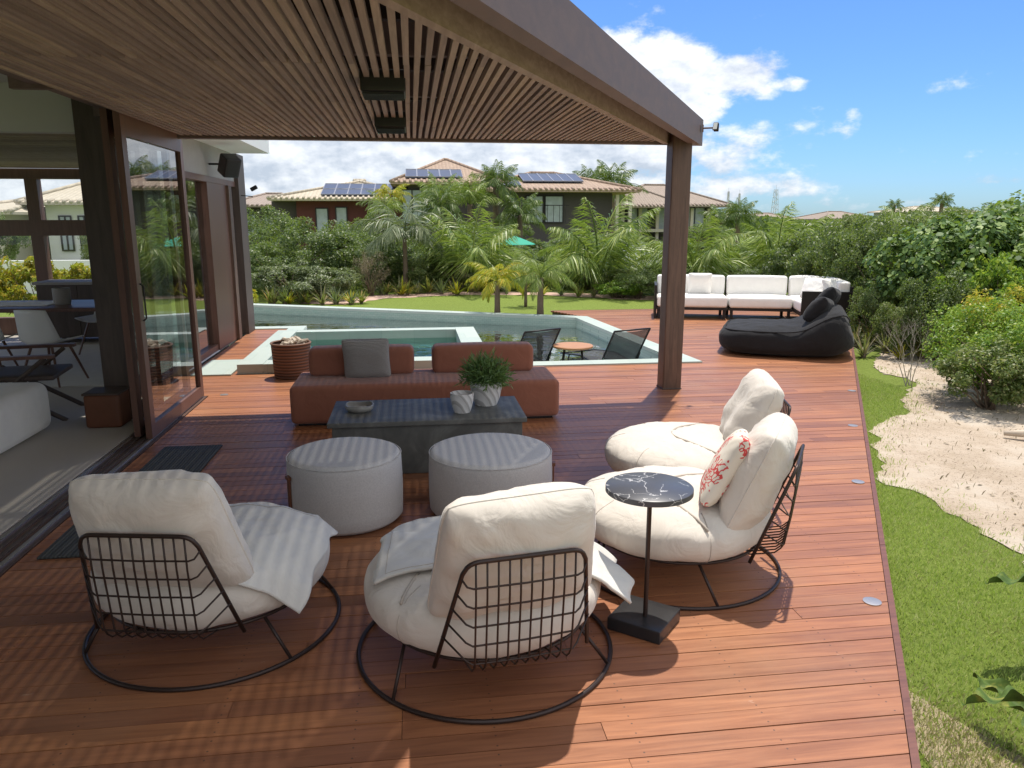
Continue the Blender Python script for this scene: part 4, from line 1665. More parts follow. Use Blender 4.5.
def lounger(label, loc, rz):
    t = empty('pool_lounger', label, 'lounger', loc, rz, 'black sling loungers in the pool')
    W = .30
    # side profile: feet (+y) low, seat, back rising toward -y
    prof = [(0, .95, .30), (0, .45, .34), (0, .02, .27), (0, -.02, .27), (0, -.33, .78)]
    for s in (-1, 1):
        b = MB(); b.tube([(s*W, p[1], p[2]) for p in prof], .012, 8); b.build('side_rail', M['black'], t, True)
        b = MB(); b.tube([(s*(W+.02), .80, 0), (s*(W+.01), .72, .31)], .011, 8); b.tube([(s*(W+.02), .10, 0), (s*(W+.01), -.12, .42)], .011, 8)
        b.tube([(s*(W+.02), -.22, 0), (s*(W+.01), .12, .28)], .011, 8); b.build('leg', M['black'], t, True)
    b = MB(); b.tube([(-W, prof[-1][1], prof[-1][2]), (W, prof[-1][1], prof[-1][2])], .012, 8)
    b.build('crossbar', M['black'], t, True)
    for (y_, z_, r_) in ((.95, .30, .012), (.76, .15, .009), (.03, .10, .009)):
        b = MB(); b.tube([(-W-.01, y_, z_), (W+.01, y_, z_)], r_, 8); b.build('crossbar', M['black'], t, True)
    b = MB()
    P = [Vector(p) for p in prof]

    def fn(u, v):
        q = v*(len(P)-1); i = min(int(q), len(P)-2); p = P[i].lerp(P[i+1], q-i)
        sag = -.025*(1-(2*u-1)**2)
        return (-W+.012+(2*W-.024)*u, p.y+sag*.3, p.z+sag)
    b.grid(fn, 8, 24); o = b.build('sling', M['mesh'], t, True)
    md = o.modifiers.new('thick', 'SOLIDIFY'); md.thickness = .003


lounger('black sling lounger standing in the shallow pool right of the small round table', (2.78, 10.12, -.42), R(22))
lounger('black sling lounger in the shallow pool left of the small round table, behind the sofa', (1.55, 10.22, -.42), R(28))
t = empty('pool_table', 'small round teak topped table standing in the pool between the loungers', 'table', (2.13, 9.98, -.42))
b = MB(); b.lathe([(0, .535), (.265, .535), (.272, .542), (.272, .558), (.265, .565), (0, .565)], 48)
M['teak'] = wood('teak_top', (.36, .17, .08), (.55, .28, .13), rough=.45, stretch=(1, 10, 10), scale=4, island=False)
b.build('tabletop', M['teak'], t, True, 40)
for k in range(4):
    a = R(35+90*k); b = MB(); b.tube([(.24*math.cos(a), .24*math.sin(a), 0), (.16*math.cos(a), .16*math.sin(a), .535)], .012, 8); b.build('leg', M['black'], t, True)

# ================================================================== BLACK BEAN BAG LOUNGER
def beanbag():
    t = empty('bean_bag', 'wide black bean bag lounger with raised back near the deck edge', 'bean bag', (5.15, 9.98, 0), R(-27))
    LX, WY = 1.66, 1.38
    mb = MB()
    nu, nv = 60, 40

    def top(a, b):
        base = .40
        back = .30*(1/(1+math.exp(-(a-.45)*9)))
        drop = 1-.45*max(0, (a-.80)/.2)**2
        return (base+back)*drop

    def se(a, b):
        # superellipse plan
        e = 5.0
        r = (abs(a)**e+abs(b)**e)**(1/e)
        return r
    # closed surface: map sphere-like grid (u longitude, v latitude)
    for_v = []
    vs, fs = [], []
    for j in range(nv+1):
        ph = -PI/2+PI*j/nv
        for i in range(nu):
            th = 2*PI*i/nu
            c, s = math.cos(th), math.sin(th)
            k = (abs(c)**4.5+abs(s)**4.5)**(-1/4.5)
            rad = abs(math.cos(ph))**.45*k
            a, b2 = c*rad, s*rad
            sp_ = math.sin(ph)
            T = top(a, b2)
            zc = T*.5
            z = zc+zc*math.copysign(abs(sp_)**.55, sp_)
            if sp_ < 0: z = max(z, .0)
            bul = 1+.05*(1-abs(sp_))
            x, y = a*LX/2*bul, b2*WY/2*bul
            q = (x, y, z)
            w = fbm(q, 2.5, 3)*.028+fbm(q, 7, 8)*.010
            if z > .02:
                z += w; x += w*.7*c; y += w*.7*s
            vs.append((x, y, max(z, .003)))
    for j in range(nv):
        for i in range(nu):
            i2 = (i+1) % nu
            fs.append((j*nu+i, j*nu+i2, (j+1)*nu+i2, (j+1)*nu+i))
    mb.add(vs, fs)
    mb.build('body', M['blackf'], t, True)
    # piped upper seam
    pts = []
    for i in range(80):
        th = 2*PI*i/80
        c, s = math.cos(th), math.sin(th)
        k = (abs(c)**4.5+abs(s)**4.5)**(-1/4.5)
        a, b2 = c*k*.93, s*k*.93
        pts.append((a*LX/2*1.04, b2*WY/2*1.04, top(a, b2)*.86))
    b = MB(); b.tube(pts, .010, 6, closed=True); b.build('piping', M['blackf'], t, True)
    for k, (x, y, z, lb, sz) in enumerate(((.40, -.28, .62, 'nearer of the two black pillows propped on the bean bag back', .50), (.52, .22, .72, 'farther of the two black pillows propped on the bean bag back', .48))):
        p = pillow_mesh(sz, sz, sz*.82, .22, 2.0+k, exp=.5, pinch=.08, wr=1.8).build('black_pillow', M['blackf'], None, True)
        w = Matrix.Translation((5.15, 9.98, 0)) @ Matrix.Rotation(R(-27), 4, 'Z') @ Vector((x, y, z))
        p.location = w
        p.rotation_euler = (R(38), R(10), R(-27+75))
        tag(p, lb, 'pillow')


beanbag()

# ================================================================== WHITE L SOFA
def lsofa():
    ang = R(-17)
    t = empty('outdoor_sofa', 'white cushioned corner sofa on a low black frame at the far end of the deck', 'sofa', (4.50, 13.70, 0), ang)
    D = .82
    mods = ((0, 1.28, 1), (1.31, 2.42, 1))
    for (x0, x1, _) in mods:
        b = MB(); b.b2(x0, x1, 0, D, .17, .215); b.build('frame', M['black'], t)
        for (lx, ly) in ((x0+.05, .05), (x1-.05, .05), (x0+.05, D-.05), (x1-.05, D-.05)):
            b = MB(); b.b2(lx-.025, lx+.025, ly-.025, ly+.025, 0, .17); b.build('leg', M['black'], t)
        b = MB(); b.rbox(((x0+x1)/2, D/2-.03, .32), (x1-x0-.01, D-.02, .20), .045, 4, puff=.015); b.build('seat_cushion', M['whitef'], t, True)
        b = MB(); b.b2(x0, x1, D, D+.04, .17, .70); b.build('back_panel', M['black'], t)
        b = MB(); b.rbox(((x0+x1)/2, D-.12, .585), (x1-x0-.02, .20, .36), .04, 4, puff=.012); b.build('back_cushion', M['whitef'], t, True)
    b = MB(); b.b2(-.045, -.003, 0, D+.04, 0.0, .62); b.build('side_panel', M['black'], t)
    # return module towards the camera, seen from its end panel
    x0, x1 = 2.44, 3.24
    b = MB(); b.b2(x0, x1, -.62, D, .17, .215); b.build('frame', M['black'], t)
    b = MB(); b.b2(x0, x1+.06, -.67, -.625, .04, .60); b.build('end_panel', M['black'], t)
    b = MB(); b.b2(x1+.002, x1+.045, -.62, D+.04, .04, .68); b.build('back_panel', M['black'], t)
    b = MB(); b.rbox(((x0+x1)/2, .10, .32), (x1-x0-.01, 1.42, .20), .045, 4, puff=.015); b.build('seat_cushion', M['whitef'], t, True)
    b = MB(); b.rbox((x1-.11, .10, .585), (.20, 1.42, .36), .04, 4, puff=.02); b.build('back_cushion', M['whitef'], t, True)
    b = MB(); b.rbox(((x0+x1)/2-.1, D-.12, .585), (x1-x0-.25, .2, .36), .04, 4, puff=.02); b.build('back_cushion', M['whitef'], t, True)
    mt = Matrix.Translation((4.50, 13.70, 0)) @ Matrix.Rotation(ang, 4, 'Z')
    for k, (x, y, z, rx, rzz, lb) in enumerate(((.80, .50, .62, 14, 0, 'white square scatter cushion on the left part of the white corner sofa'),
                                                (2.72, -.28, .62, -35, -30, 'crumpled white scatter cushion at the near end of the corner sofa, left one'),
                                                (3.02, -.40, .62, -30, 40, 'crumpled white scatter cushion at the near end of the corner sofa, right one'))):
        p = pillow_mesh(.46, .46, .42, .16, 5.0+k, pinch=.08, wr=1.6).build('scatter_cushion', M['whitef'], None, True)
        p.location = mt @ Vector((x, y, z)); p.rotation_euler = (R(rx), 0, ang+R(rzz))
        tag(p, lb, 'cushion')


lsofa()

# ================================================================== VEGETATION
def leaf_quads(C, D, size, elong=2.0, up=.5, fold=.0):
    """C leaf centres (n,3), D outward direction (n,3); rhombic leaves"""
    n = len(C)
    nrm = D*.6+np.array([0, 0, up])+rng.normal(0, .55, (n, 3))
    nrm /= np.linalg.norm(nrm, axis=1)[:, None]
    t = np.cross(nrm, rng.normal(0, 1, (n, 3)))
    t /= np.linalg.norm(t, axis=1)[:, None]
    s = np.cross(nrm, t)
    L_ = (size*rng.uniform(.65, 1.35, n))[:, None]
    W_ = L_/elong
    droop = nrm*L_*.12
    V = np.stack([C-t*L_*.5-droop, C+s*W_*.5-t*L_*.06, C+t*L_*.5-droop, C-s*W_*.5-t*L_*.06], 1)
    return V.reshape(-1, 3), np.arange(n*4).reshape(n, 4)


def leaf_hex(C, D, size, up=.4):
    n = len(C)
    nrm = D*.8+np.array([0, 0, up])+rng.normal(0, .45, (n, 3))
    nrm /= np.linalg.norm(nrm, axis=1)[:, None]
    t = np.cross(nrm, rng.normal(0, 1, (n, 3))); t /= np.linalg.norm(t, axis=1)[:, None]
    s = np.cross(nrm, t)
    L_ = (size*rng.uniform(.55, 1.3, n))[:, None]
    vs = []
    for k in range(6):
        a = 2*PI*k/6
        vs.append(C+t*L_*.5*math.cos(a)+s*L_*.5*.92*math.sin(a)+nrm*L_*.10*(abs(math.sin(a))))
    return np.stack(vs, 1).reshape(-1, 3), np.arange(n*6).reshape(n, 6)


def bush_points(n, nclump, rx, ry, h, seed, flat=.0, spread=.2, low=.08, cmin=-.75):
    rg = np.random.default_rng(seed)
    # clump centres over a dome, uneven radius gives a ragged outline
    u = rg.uniform(0, 2*PI, nclump)
    ce = rg.uniform(cmin, 1, nclump)
    se = np.sqrt(np.clip(1-ce**2, 0, 1))
    k = rg.uniform(.55, 1.05, nclump)
    cx, cy, cz = np.cos(u)*se*k*rx, np.sin(u)*se*k*ry, low*h+(h*(1-low))*(ce*.5+.5)**.8*(.55+.45*k)
    w = rg.uniform(.4, 1.3, nclump); w /= w.sum()
    idx = rg.choice(nclump, n, p=w)
    rad = rg.uniform(.6, 1.35, nclump)*spread
    off = rg.normal(0, 1, (n, 3))
    off /= np.linalg.norm(off, axis=1)[:, None]
    rr = rg.uniform(.25, 1, n)**.5
    C = np.stack([cx[idx], cy[idx], cz[idx]], 1)+off*(rr*rad[idx])[:, None]*np.array([rx, ry, h*.55])
    C[:, 2] = np.maximum(C[:, 2], .03)
    D = off*.6+C/np.array([rx, ry, h])*.6
    return C, D, np.stack([cx, cy, cz], 1)


def make_bush(name, n, nclump, r, h, size, mat, seed, elong=2.0, hexa=False, spread=.2, low=.08, up=.5, stems=7):
    C, D, cc = bush_points(n, nclump, r, r, h, seed, spread=spread, low=low)
    V, F = (leaf_hex(C, D, size, up) if hexa else leaf_quads(C, D, size, elong, up))
    root = bpy.data.objects.new(name, None); COL.objects.link(root)
    np_mesh('crown', V, F, mat, root)
    b = MB()
    rr = random.Random(seed)
    sel = rr.sample(range(len(cc)), min(stems*3, len(cc)))
    for i, q in enumerate(sel):
        c = cc[q]
        a = rr.uniform(0, 2*PI); r0 = r*.12
        p0 = Vector((r0*math.cos(a), r0*math.sin(a), -.02))
        p3 = Vector(c)*.95
        m1 = p0.lerp(p3, .4)+Vector((rr.uniform(-.1, .1), rr.uniform(-.1, .1), h*.12))
        b.tube([p0, m1, p3], [.012*r+.004, .009*r+.003, .004], 5)
    b.build('stems', M['bark'], root, True)
    return root


PROTO = {}
PROTO['fine'] = [make_bush('shrub', 15000, 60, 1.0, 1.5, .055, M['leafA'], 21), make_bush('shrub', 15000, 70, 1.0, 1.5, .055, M['leafB'], 22)]
PROTO['dark'] = [make_bush('shrub', 17000, 80, 1.0, 1.5, .050, M['leafB'], 23), make_bush('shrub', 15000, 70, 1.0, 1.5, .060, M['leafB'], 24)]
PROTO['grey'] = [make_bush('shrub', 9000, 60, 1.0, 1.0, .085, M['leafG'], 25, elong=3.2)]
PROTO['grape'] = [make_bush('sea_grape', 11000, 100, 1.0, 1.6, .066, M['leafC'], 26, hexa=True, spread=.22), make_bush('sea_grape', 10000, 90, 1.0, 1.6, .072, M['leafC'], 27, hexa=True, spread=.22)]
PROTO['bright'] = [make_bush('shrub', 15000, 60, 1.0, 1.1, .055, M['leafD'], 28, elong=2.2), make_bush('shrub', 9000, 50, 1.0, 1.1, .08, M['leafD'], 29, elong=2.2)]
PROTO['yellow'] = [make_bush('yellow_shrub', 6000, 50, 1.0, 1.0, .13, M['leafY'], 30, elong=3.5)]
PROTO['pink'] = [make_bush('dry_shrub', 5000, 50, 1.0, 1.4, .05, M['leafP'], 31, elong=3)]
for v in PROTO.values():
    for o in v:
        CH[o.name] = children(o)
USED = set()


def ground_x(px, Y):
    a = YAW+math.atan((px-512)/777.5)
    return Y*math.tan(a)


def z_at(px, py, Y):
    """height of a sight line above the deck at depth Y (horizon row 220)"""
    # along the view plane
    d = math.sqrt(Y*Y+ground_x(px, Y)**2)*math.cos(math.atan((px-512)/777.5))
    return CAMZ+(220-py)*d/777.5*(1.0 if abs(py-220) < 60 else 1.0)


def bush(kind, px, py, Y, wpx, label, group=None, ry=None, name=None):
    i = random.randrange(len(PROTO[kind]))
    o = PROTO[kind][i]
    h0 = {'fine': 1.5, 'dark': 1.5, 'grey': 1.0, 'grape': 1.6, 'bright': 1.1, 'yellow': 1.0, 'pink': 1.4}[kind]*1.12
    x = ground_x(px, Y)
    hgt = (z_at(px, py, Y)+.12)*1.12
    rx = wpx/2*Y/777*1.12
    sc_ = (rx/1.1, (ry or rx)/1.1, hgt/h0)
    rz = random.uniform(0, 2*PI) if ry is None else 0
    if id(o) not in USED:
        USED.add(id(o))
        c = o
        c.location = (x, Y, -.12); c.rotation_euler = (0, 0, rz); c.scale = sc_
    else:
        c = copy_thing(o, (x, Y, -.12), rz, sc_)
    tag(c, label, 'shrub', group)
    return c


# ---- left background behind the pool
LB = 'shrubs behind the pool'
bush('dark', 262, 212, 25, 80, 'dark green shrub farthest left behind the pool, next to the house post', LB)
bush('fine', 300, 222, 22, 95, 'big round green shrub behind the pool, under the red house eaves', LB)
bush('fine', 268, 245, 20.5, 85, 'low green shrub at far left behind the pool edge', LB)
bush('grey', 288, 262, 19.0, 80, 'grey green low shrub at the left corner of the garden bed behind the pool', LB)
bush('grey', 322, 266, 19.3, 70, 'grey green low shrub right of a similar one at the corner of the bed', LB)
bush('dark', 345, 228, 23.5, 90, 'dark dense shrub between the round shrub and the drooping palm', LB)
bush('fine', 378, 240, 22.0, 75, 'green shrub left of the drooping pale palm', LB)
bush('pink', 368, 250, 20.0, 36, 'brownish pink dry shrub in the bed behind the lawn', LB)
bush('fine', 410, 254, 21.6, 70, 'green shrub under the drooping pale palm', LB)
bush('dark', 440, 245, 22.5, 80, 'dark shrub left of the bright young coconut palm', LB)
bush('fine', 478, 258, 21.8, 70, 'green shrub at the foot of the bright young coconut palm', LB)
bush('dark', 520, 250, 25, 90, 'dark shrub below the green parasol', LB)
bush('fine', 553, 250, 22.5, 80, 'green shrub between the two bright coconut palms', LB)
bush('dark', 590, 262, 21.2, 70, 'dark shrub at the foot of the large coconut palm', LB)
bush('fine', 628, 268, 19.6, 64, 'green shrub right of the large coconut palm, before the white balustrade', LB)
bush('bright', 622, 280, 18.6, 50, 'low bright green shrub near the deck corner left of the column', LB)
bush('fine', 660, 266, 19.2, 60, 'green shrub hidden partly by the brown column', LB)
bush('dark', 640, 272, 18.4, 50, 'dark low shrub beside the far edge of the deck', LB)
bush('pink', 460, 262, 21.2, 30, 'small dry brown shrub below the bright young coconut palm', LB)
bush('fine', 505, 268, 21.4, 70, 'green shrub behind the two small trunked palms', LB)
bush('dark', 415, 236, 30, 80, 'tall dark shrub in front of the curtained windows of the red house', LB)
bush('fine', 370, 215, 29, 60, 'tall green shrub before the red wall of the far house', LB)
bush('dark', 465, 224, 31, 90, 'tall dark shrub between the two far houses', LB)
bush('dark', 555, 238, 31, 90, 'tall dark shrub below the windows of the dark house', LB)
bush('fine', 610, 232, 31, 70, 'tall green shrub at the right corner of the dark house', LB)
bush('dark', 500, 222, 36, 60, 'dark tall shrub under the tall palm between the far houses', LB)
SBH = 'shrubs behind the white sofa'
bush('dark', 700, 270, 17.6, 80, 'dark shrub behind the left end of the white corner sofa', SBH)
bush('fine', 742, 268, 17.8, 70, 'green shrub behind the middle of the white corner sofa', SBH)
bush('dark', 775, 266, 17.2, 70, 'dark shrub behind the right half of the white corner sofa', SBH)
bush('fine', 728, 242, 34, 90, 'tall green shrub beyond the balustrade right of the column', SBH)
bush('dark', 705, 225, 50, 60, 'dark round shrub before the walls of the tan roofed house', SBH)
bush('dark', 800, 248, 26, 90, 'dark shrub beyond the palm, left of the tall hedge', SBH)
# ---- right hedge of tall shrubs
RB = 'tall shrubs right of the deck'
bush('dark', 812, 232, 16.5, 90, 'dark fine leaved shrub behind the right end of the white sofa', RB)
bush('dark', 845, 226, 14.5, 105, 'dark fine leaved shrub directly right of the white sofa', RB)
bush('fine', 868, 222, 13.2, 100, 'tall fine leaved shrub rising behind the black bean bag', RB)
bush('dark', 892, 224, 12.4, 110, 'dark tall shrub over the yellow bromeliads right of the deck', RB)
bush('dark', 925, 222, 13.2, 120, 'dark shrub behind the glossy round leaved shrubs', RB)
bush('grape', 935, 228, 10.9, 120, 'glossy round leaved sea grape shrub in the middle of the right hedge', RB)
bush('grape', 985, 222, 10.2, 150, 'glossy round leaved sea grape shrub above the small foreground bush', RB)
bush('grape', 1050, 205, 10.6, 160, 'tall sea grape shrub at the right edge of the photo', RB)
bush('grape', 1010, 208, 13.5, 140, 'sea grape shrub rising behind the others at the upper right', RB)
bush('dark', 1110, 210, 11.5, 200, 'dark shrub just past the right edge behind the sea grapes', RB)
bush('fine', 955, 214, 18, 120, 'fine leaved shrub on the skyline right of centre of the hedge', RB)
bush('fine', 1020, 210, 20, 140, 'fine leaved shrub on the skyline at the far right', RB)
bush('fine', 900, 216, 22, 100, 'fine leaved shrub on the skyline above the bean bag', RB)
bush('fine', 860, 214, 32, 60, 'small distant shrub on the skyline left of the small far palm', RB)
bush('fine', 925, 208, 40, 90, 'distant shrub on the skyline between the two small far palms', RB)
bush('dark', 1000, 205, 45, 130, 'distant dark shrub on the skyline at the right edge', RB)
bush('dark', 1120, 195, 40, 200, 'distant dark shrubbery past the right edge of the photo', RB)


bush('dark', 885, 285, 11.0, 60, 'low dark shrub over the bromeliads just right of the bean bag', RB)
bush('fine', 915, 300, 9.9, 56, 'low green shrub between the bean bag and the bright green sand bush', RB)
bush('bright', 1010, 262, 9.2, 110, 'bright leaved shrub behind the yellow tipped bush at the right', RB)
bush('dark', 955, 275, 9.6, 90, 'dark leaved shrub between the sea grapes and the bright green sand bush', RB)


def custom_bush(name, label, cat, loc, parts, sz=(1, 1, 1)):
    o = make_bush(name, *parts)
    return o


fb = make_bush('shrub', 26000, 110, .85, 1.05, .036, M['leafD'], 41, elong=2.1, spread=.22, low=.02, stems=12)
fb.location = (6.45, 7.35, -.12); tag(fb, 'bright green bush on the sand in the right foreground, yellow tips on top', 'shrub')
fb2 = make_bush('shrub', 11000, 60, .50, .75, .036, M['leafA'], 42, elong=2.1, spread=.26, low=.04, stems=8)
fb2.location = (5.88, 6.95, -.12); tag(fb2, 'lower part bush joined to the left side of the bright green sand bush', 'shrub')
fb3 = make_bush('shrub', 3000, 24, .50, 1.15, .045, M['leafY'], 43, elong=2.3, spread=.22, low=.6, stems=5)
fb3.location = (6.75, 7.8, -.12); tag(fb3, 'yellow orange tipped shrub behind the bright green sand bush', 'shrub')


# twiggy bare shrub
def bare_shrub(label, loc, h, seed):
    rr = random.Random(seed)
    t = empty('bare_shrub', label, 'shrub', loc)
    b = MB()

    def br(p, d, ln, r, dep):
        q = p+d*ln
        b.tube([p, p.lerp(q, .5)+Vector((rr.uniform(-.02, .02), rr.uniform(-.02, .02), 0)), q], [r*.6, r*.5, r*.35], 5)
        if dep == 0: return
        for k in range(rr.choice((2, 3))):
            nd = (d+Vector((rr.uniform(-.8, .8), rr.uniform(-.8, .8), rr.uniform(-.1, .7)))).normalized()
            br(q, nd, ln*rr.uniform(.6, .85), r*.55, dep-1)
    for k in range(5):
        br(Vector((rr.uniform(-.08, .08), rr.uniform(-.08, .08), 0)), Vector((rr.uniform(-.4, .4), rr.uniform(-.4, .4), 1)).normalized(), h*.34, .011, 4)
    b.build('branches', M['twig'], t)
    return t


bare_shrub('grey leafless twiggy shrub standing on the sand left of the bright green bush', (5.80, 8.1, -.12), .8, 5)


def strap_plant(name, n, ln, w, mat, seed, up=.9):
    rg = random.Random(seed)
    root = bpy.data.objects.new(name, None); COL.objects.link(root)
    V, F = [], []
    for k in range(n):
        a = rg.uniform(0, 2*PI); e = rg.uniform(.35, up)*PI/2; l = ln*rg.uniform(.6, 1.1)
        p = Vector((0, 0, 0)); d = Vector((math.cos(a)*math.cos(e), math.sin(a)*math.cos(e), math.sin(e)))
        s = Vector((-math.sin(a), math.cos(a), 0))
        b0 = len(V)
        seg = 5
        for i in range(seg+1):
            ww = w*(1-(i/seg)**2.2)+.001
            V += [p-s*ww, p+s*ww]
            p = p+d*(l/seg)
            d = (d+Vector((0, 0, -.16))).normalized()
        for i in range(seg): F.append((b0+2*i, b0+2*i+1, b0+2*i+3, b0+2*i+2))
    np_mesh('leaves', np.array([tuple(v) for v in V]), np.array(F), mat, root)
    b = MB(); b.lathe([(.03, -.03), (.045, .03), (.02, .08)], 8); b.build('stem', M['bark'], root)
    CH[root.name] = children(root)
    return root


brom = [strap_plant('bromeliad', 34, .42, .018, M['brom'], 3), strap_plant('bromeliad', 30, .44, .016, M['bromP'], 4), strap_plant('bromeliad', 34, .40, .016, M['leafG'], 5), strap_plant('bromeliad', 24, .44, .018, M['leafY'], 6)]
spots = []
for k in range(26):
    f = k/25
    x = -3.4+f*4.6; x += random.uniform(-.15, .15); y = 17.9+random.uniform(-.25, .45)+(2.2 if x > -1.2 else 0)
    spots.append((x, y, 'pool'))
for k in range(10):
    spots.append((1.2+k*.42+random.uniform(-.1, .1), 20.6-.22*k+random.uniform(-.2, .3), 'pool'))
for k in range(22):
    f = k/21
    spots.append((6.6+f*3.4+random.uniform(-.15, .15), 10.75+f*.6+random.uniform(-.25, .35)+.9*(f > .35)*0, 'hedge'))
spots += [(6.35, 9.95, 'hedge'), (6.75, 9.7, 'hedge'), (7.1, 9.75, 'hedge'), (6.9, 10.3, 'hedge'), (7.5, 9.9, 'hedge'), (7.9, 10.0, 'hedge'), (8.3, 9.8, 'hedge'), (6.2, 10.4, 'hedge')]
used = set()
for i, (x, y, w) in enumerate(spots):
    o = brom[3 if i % 7 == 3 else i % 3]
    s = random.uniform(.8, 1.25)*(1.0 if w == 'pool' else .95)
    lb = ('strap leaved bromeliad in the row along the bed behind the pool' if w == 'pool' else 'strap leaved bromeliad clustered under the hedge right of the deck')
    gp_ = 'bromeliads in the bed behind the pool' if w == 'pool' else 'bromeliads under the hedge right of the deck'
    if id(o) not in used:
        used.add(id(o)); c = o; c.location = (x, y, -.12); c.rotation_euler = (0, 0, random.uniform(0, 6)); c.scale = (s, s, s)
    else:
        c = copy_thing(o, (x, y, -.12), random.uniform(0, 6), s)
    tag(c, lb, 'bromeliad', gp_)


# ---- palms
def palm_crown(nf, ln, leaflets, wl, mat, seed, e0=(.15, 1.0), droop=.9, lw=.010, parent=None, lift=0):
    rg = np.random.default_rng(seed)
    V, F = [], []
    rb = MB()
    for k in range(nf):
        a = k*2.399+rg.uniform(-.25, .25)
        e = (e0[0]+(e0[1]-e0[0])*((k+.5)/nf))*PI/2
        l = ln*rg.uniform(.82, 1.08)
        dr = droop*rg.uniform(.7, 1.25)
        S = 14
        p = np.array([0, 0, 0.0]); h = np.array([math.cos(a), math.sin(a), 0]); side = np.array([-math.sin(a), math.cos(a), 0])
        pts = [p.copy()]; ds = []
        ee = e
        for i in range(S):
            d = h*math.cos(ee)+np.array([0, 0, 1])*math.sin(ee)
            ds.append(d); p = p+d*l/S; pts.append(p.copy())
            ee -= dr*1.9/S*(.35+i/S*1.1)
        ds.append(ds[-1])
        rb.tube([tuple(q) for q in pts[::2]], [.013*ln*(1-.8*i/7) for i in range(8)], 4)
        for j in range(leaflets):
            f = .16+.84*(j+.5)/leaflets
            i = min(int(f*S), S-1); q = pts[i]+(pts[i+1]-pts[i])*(f*S-i); d = ds[i]
            lw_ = wl*math.sin(PI*min(1, .18+f*.82)**.8)*rg.uniform(.85, 1.1)+wl*.12
            for s in (-1, 1):
                up_ = np.cross(side, d)
                dd = d*.80+side*s*(.50+.25*rg.random())+np.array([0, 0, -.25-.75*rg.random()])+up_*.10+rg.normal(0, .10, 3)
                dd /= np.linalg.norm(dd)
                wv = np.cross(dd, up_+rg.normal(0, .3, 3)); wv /= np.linalg.norm(wv)
                w = lw*(1-.3*f)
                tip = q+dd*lw_+np.array([0, 0, -.18*lw_])
                m = q+dd*lw_*.45
                b0 = len(V)
                V += [q, m+wv*w, tip, m-wv*w]
                F.append((b0, b0+1, b0+2, b0+3))
    root = parent
    c = np_mesh('crown', np.array(V), np.array(F), mat, root)
    r = rb.build('midribs', mat, c)
    if lift: c.location = (0, 0, lift)
    return c


PC = {}


def palm(kind, px, py, Y, ln, label, base_z=-.12, trunk_r=.07, group='palms in the garden', lean=(0, 0), name='palm_tree', x=None):
    """crown foot at pixel row py at depth Y"""
    X = ground_x(px, Y) if x is None else x
    z = z_at(px, py, Y)
    t = empty(name, label, 'palm', (X, Y, base_z), random.uniform(0, 6), group)
    hgt = max(.05, z-base_z)
    b = MB()
    n = max(4, int(hgt/.12))
    n = min(n, 40)
    pts = [(lean[0]*(i/n)**2, lean[1]*(i/n)**2, hgt*i/n) for i in range(n+1)]
    b.tube(pts, [trunk_r*(1.25-.4*i/n)*(1+.08*(i % 2)) for i in range(n+1)], 10)
    b.build('trunk', M['bark'], t, True)
    if kind not in PC:
        seed = len(PC)+50
        spec = {'coco': dict(nf=11, ln=1, leaflets=80, wl=.34, mat=M['frond'], e0=(.34, 1.0), droop=.85, lw=.0080),
                'cocotall': dict(nf=17, ln=1, leaflets=54, wl=.34, mat=M['frondB'], e0=(-.15, .95), droop=1.0, lw=.010),
                'date': dict(nf=17, ln=1, leaflets=60, wl=.26, mat=M['frond'], e0=(.05, .85), droop=1.2, lw=.006),
                'datey': dict(nf=14, ln=1, leaflets=60, wl=.24, mat=M['frondY'], e0=(-.05, .8), droop=1.3, lw=.009),
                'droop': dict(nf=13, ln=1, leaflets=40, wl=.30, mat=M['leafG'], e0=(.2, .95), droop=1.5, lw=.010)}[kind]
        c = palm_crown(seed=seed, parent=t, **spec)
        PC[kind] = c
    else:
        c0 = PC[kind]
        c = c0.copy(); COL.objects.link(c); c.parent = t
        for g in [g for g in bpy.data.objects if g.parent == c0]:
            g2 = g.copy(); COL.objects.link(g2); g2.parent = c
    c.location = (lean[0], lean[1], hgt)
    c.rotation_euler = (0, 0, random.uniform(0, 6))
    c.scale = (ln, ln, ln)
    return t


palm('coco', 472, 276, 21.0, 2.3, 'bright young coconut palm with upright fronds left of the green parasol', trunk_r=.10)
palm('coco', 600, 278, 20.0, 2.55, 'largest bright young coconut palm, left of the brown column', trunk_r=.11)
palm('droop', 404, 238, 21.0, 1.8, 'pale drooping palm over the shrubs behind the pool', trunk_r=.06)
palm('coco', 697, 274, 18.2, 1.8, 'young coconut palm just right of the brown column behind the sofa', trunk_r=.09)
palm('coco', 779, 272, 18.4, 2.0, 'bright young coconut palm behind the right half of the white sofa', trunk_r=.09)
palm('datey', 497, 280, 14.95, .85, 'small palm with yellow fronds and a short trunk on the lawn', trunk_r=.05, group='small palms on the lawn')
palm('date', 541, 277, 14.6, .88, 'small palm with arching green fronds and a short trunk on the lawn', trunk_r=.055, group='small palms on the lawn')
palm('date', 526, 280, 17.0, .6, 'smallest thin trunked palm on the lawn behind the two others', trunk_r=.03, group='small palms on the lawn')
FG = 'tall palms by the far houses'
palm('cocotall', 496, 184, 34, 1.5, 'tallest palm standing between the two far houses', group=FG, trunk_r=.14)
palm('coco', 470, 205, 33, 1.5, 'palm with dense fronds left of the tallest palm', group=FG, trunk_r=.12)
palm('cocotall', 520, 215, 33, 1.5, 'palm right of the tallest palm before the dark house corner', group=FG, trunk_r=.12)
palm('coco', 441, 200, 35, 1.4, 'palm in front of the curtained windows of the red house', group=FG, trunk_r=.12)
palm('datey', 392, 196, 36, 1.2, 'yellowish palm at the left of the curtained windows', group=FG, trunk_r=.10)
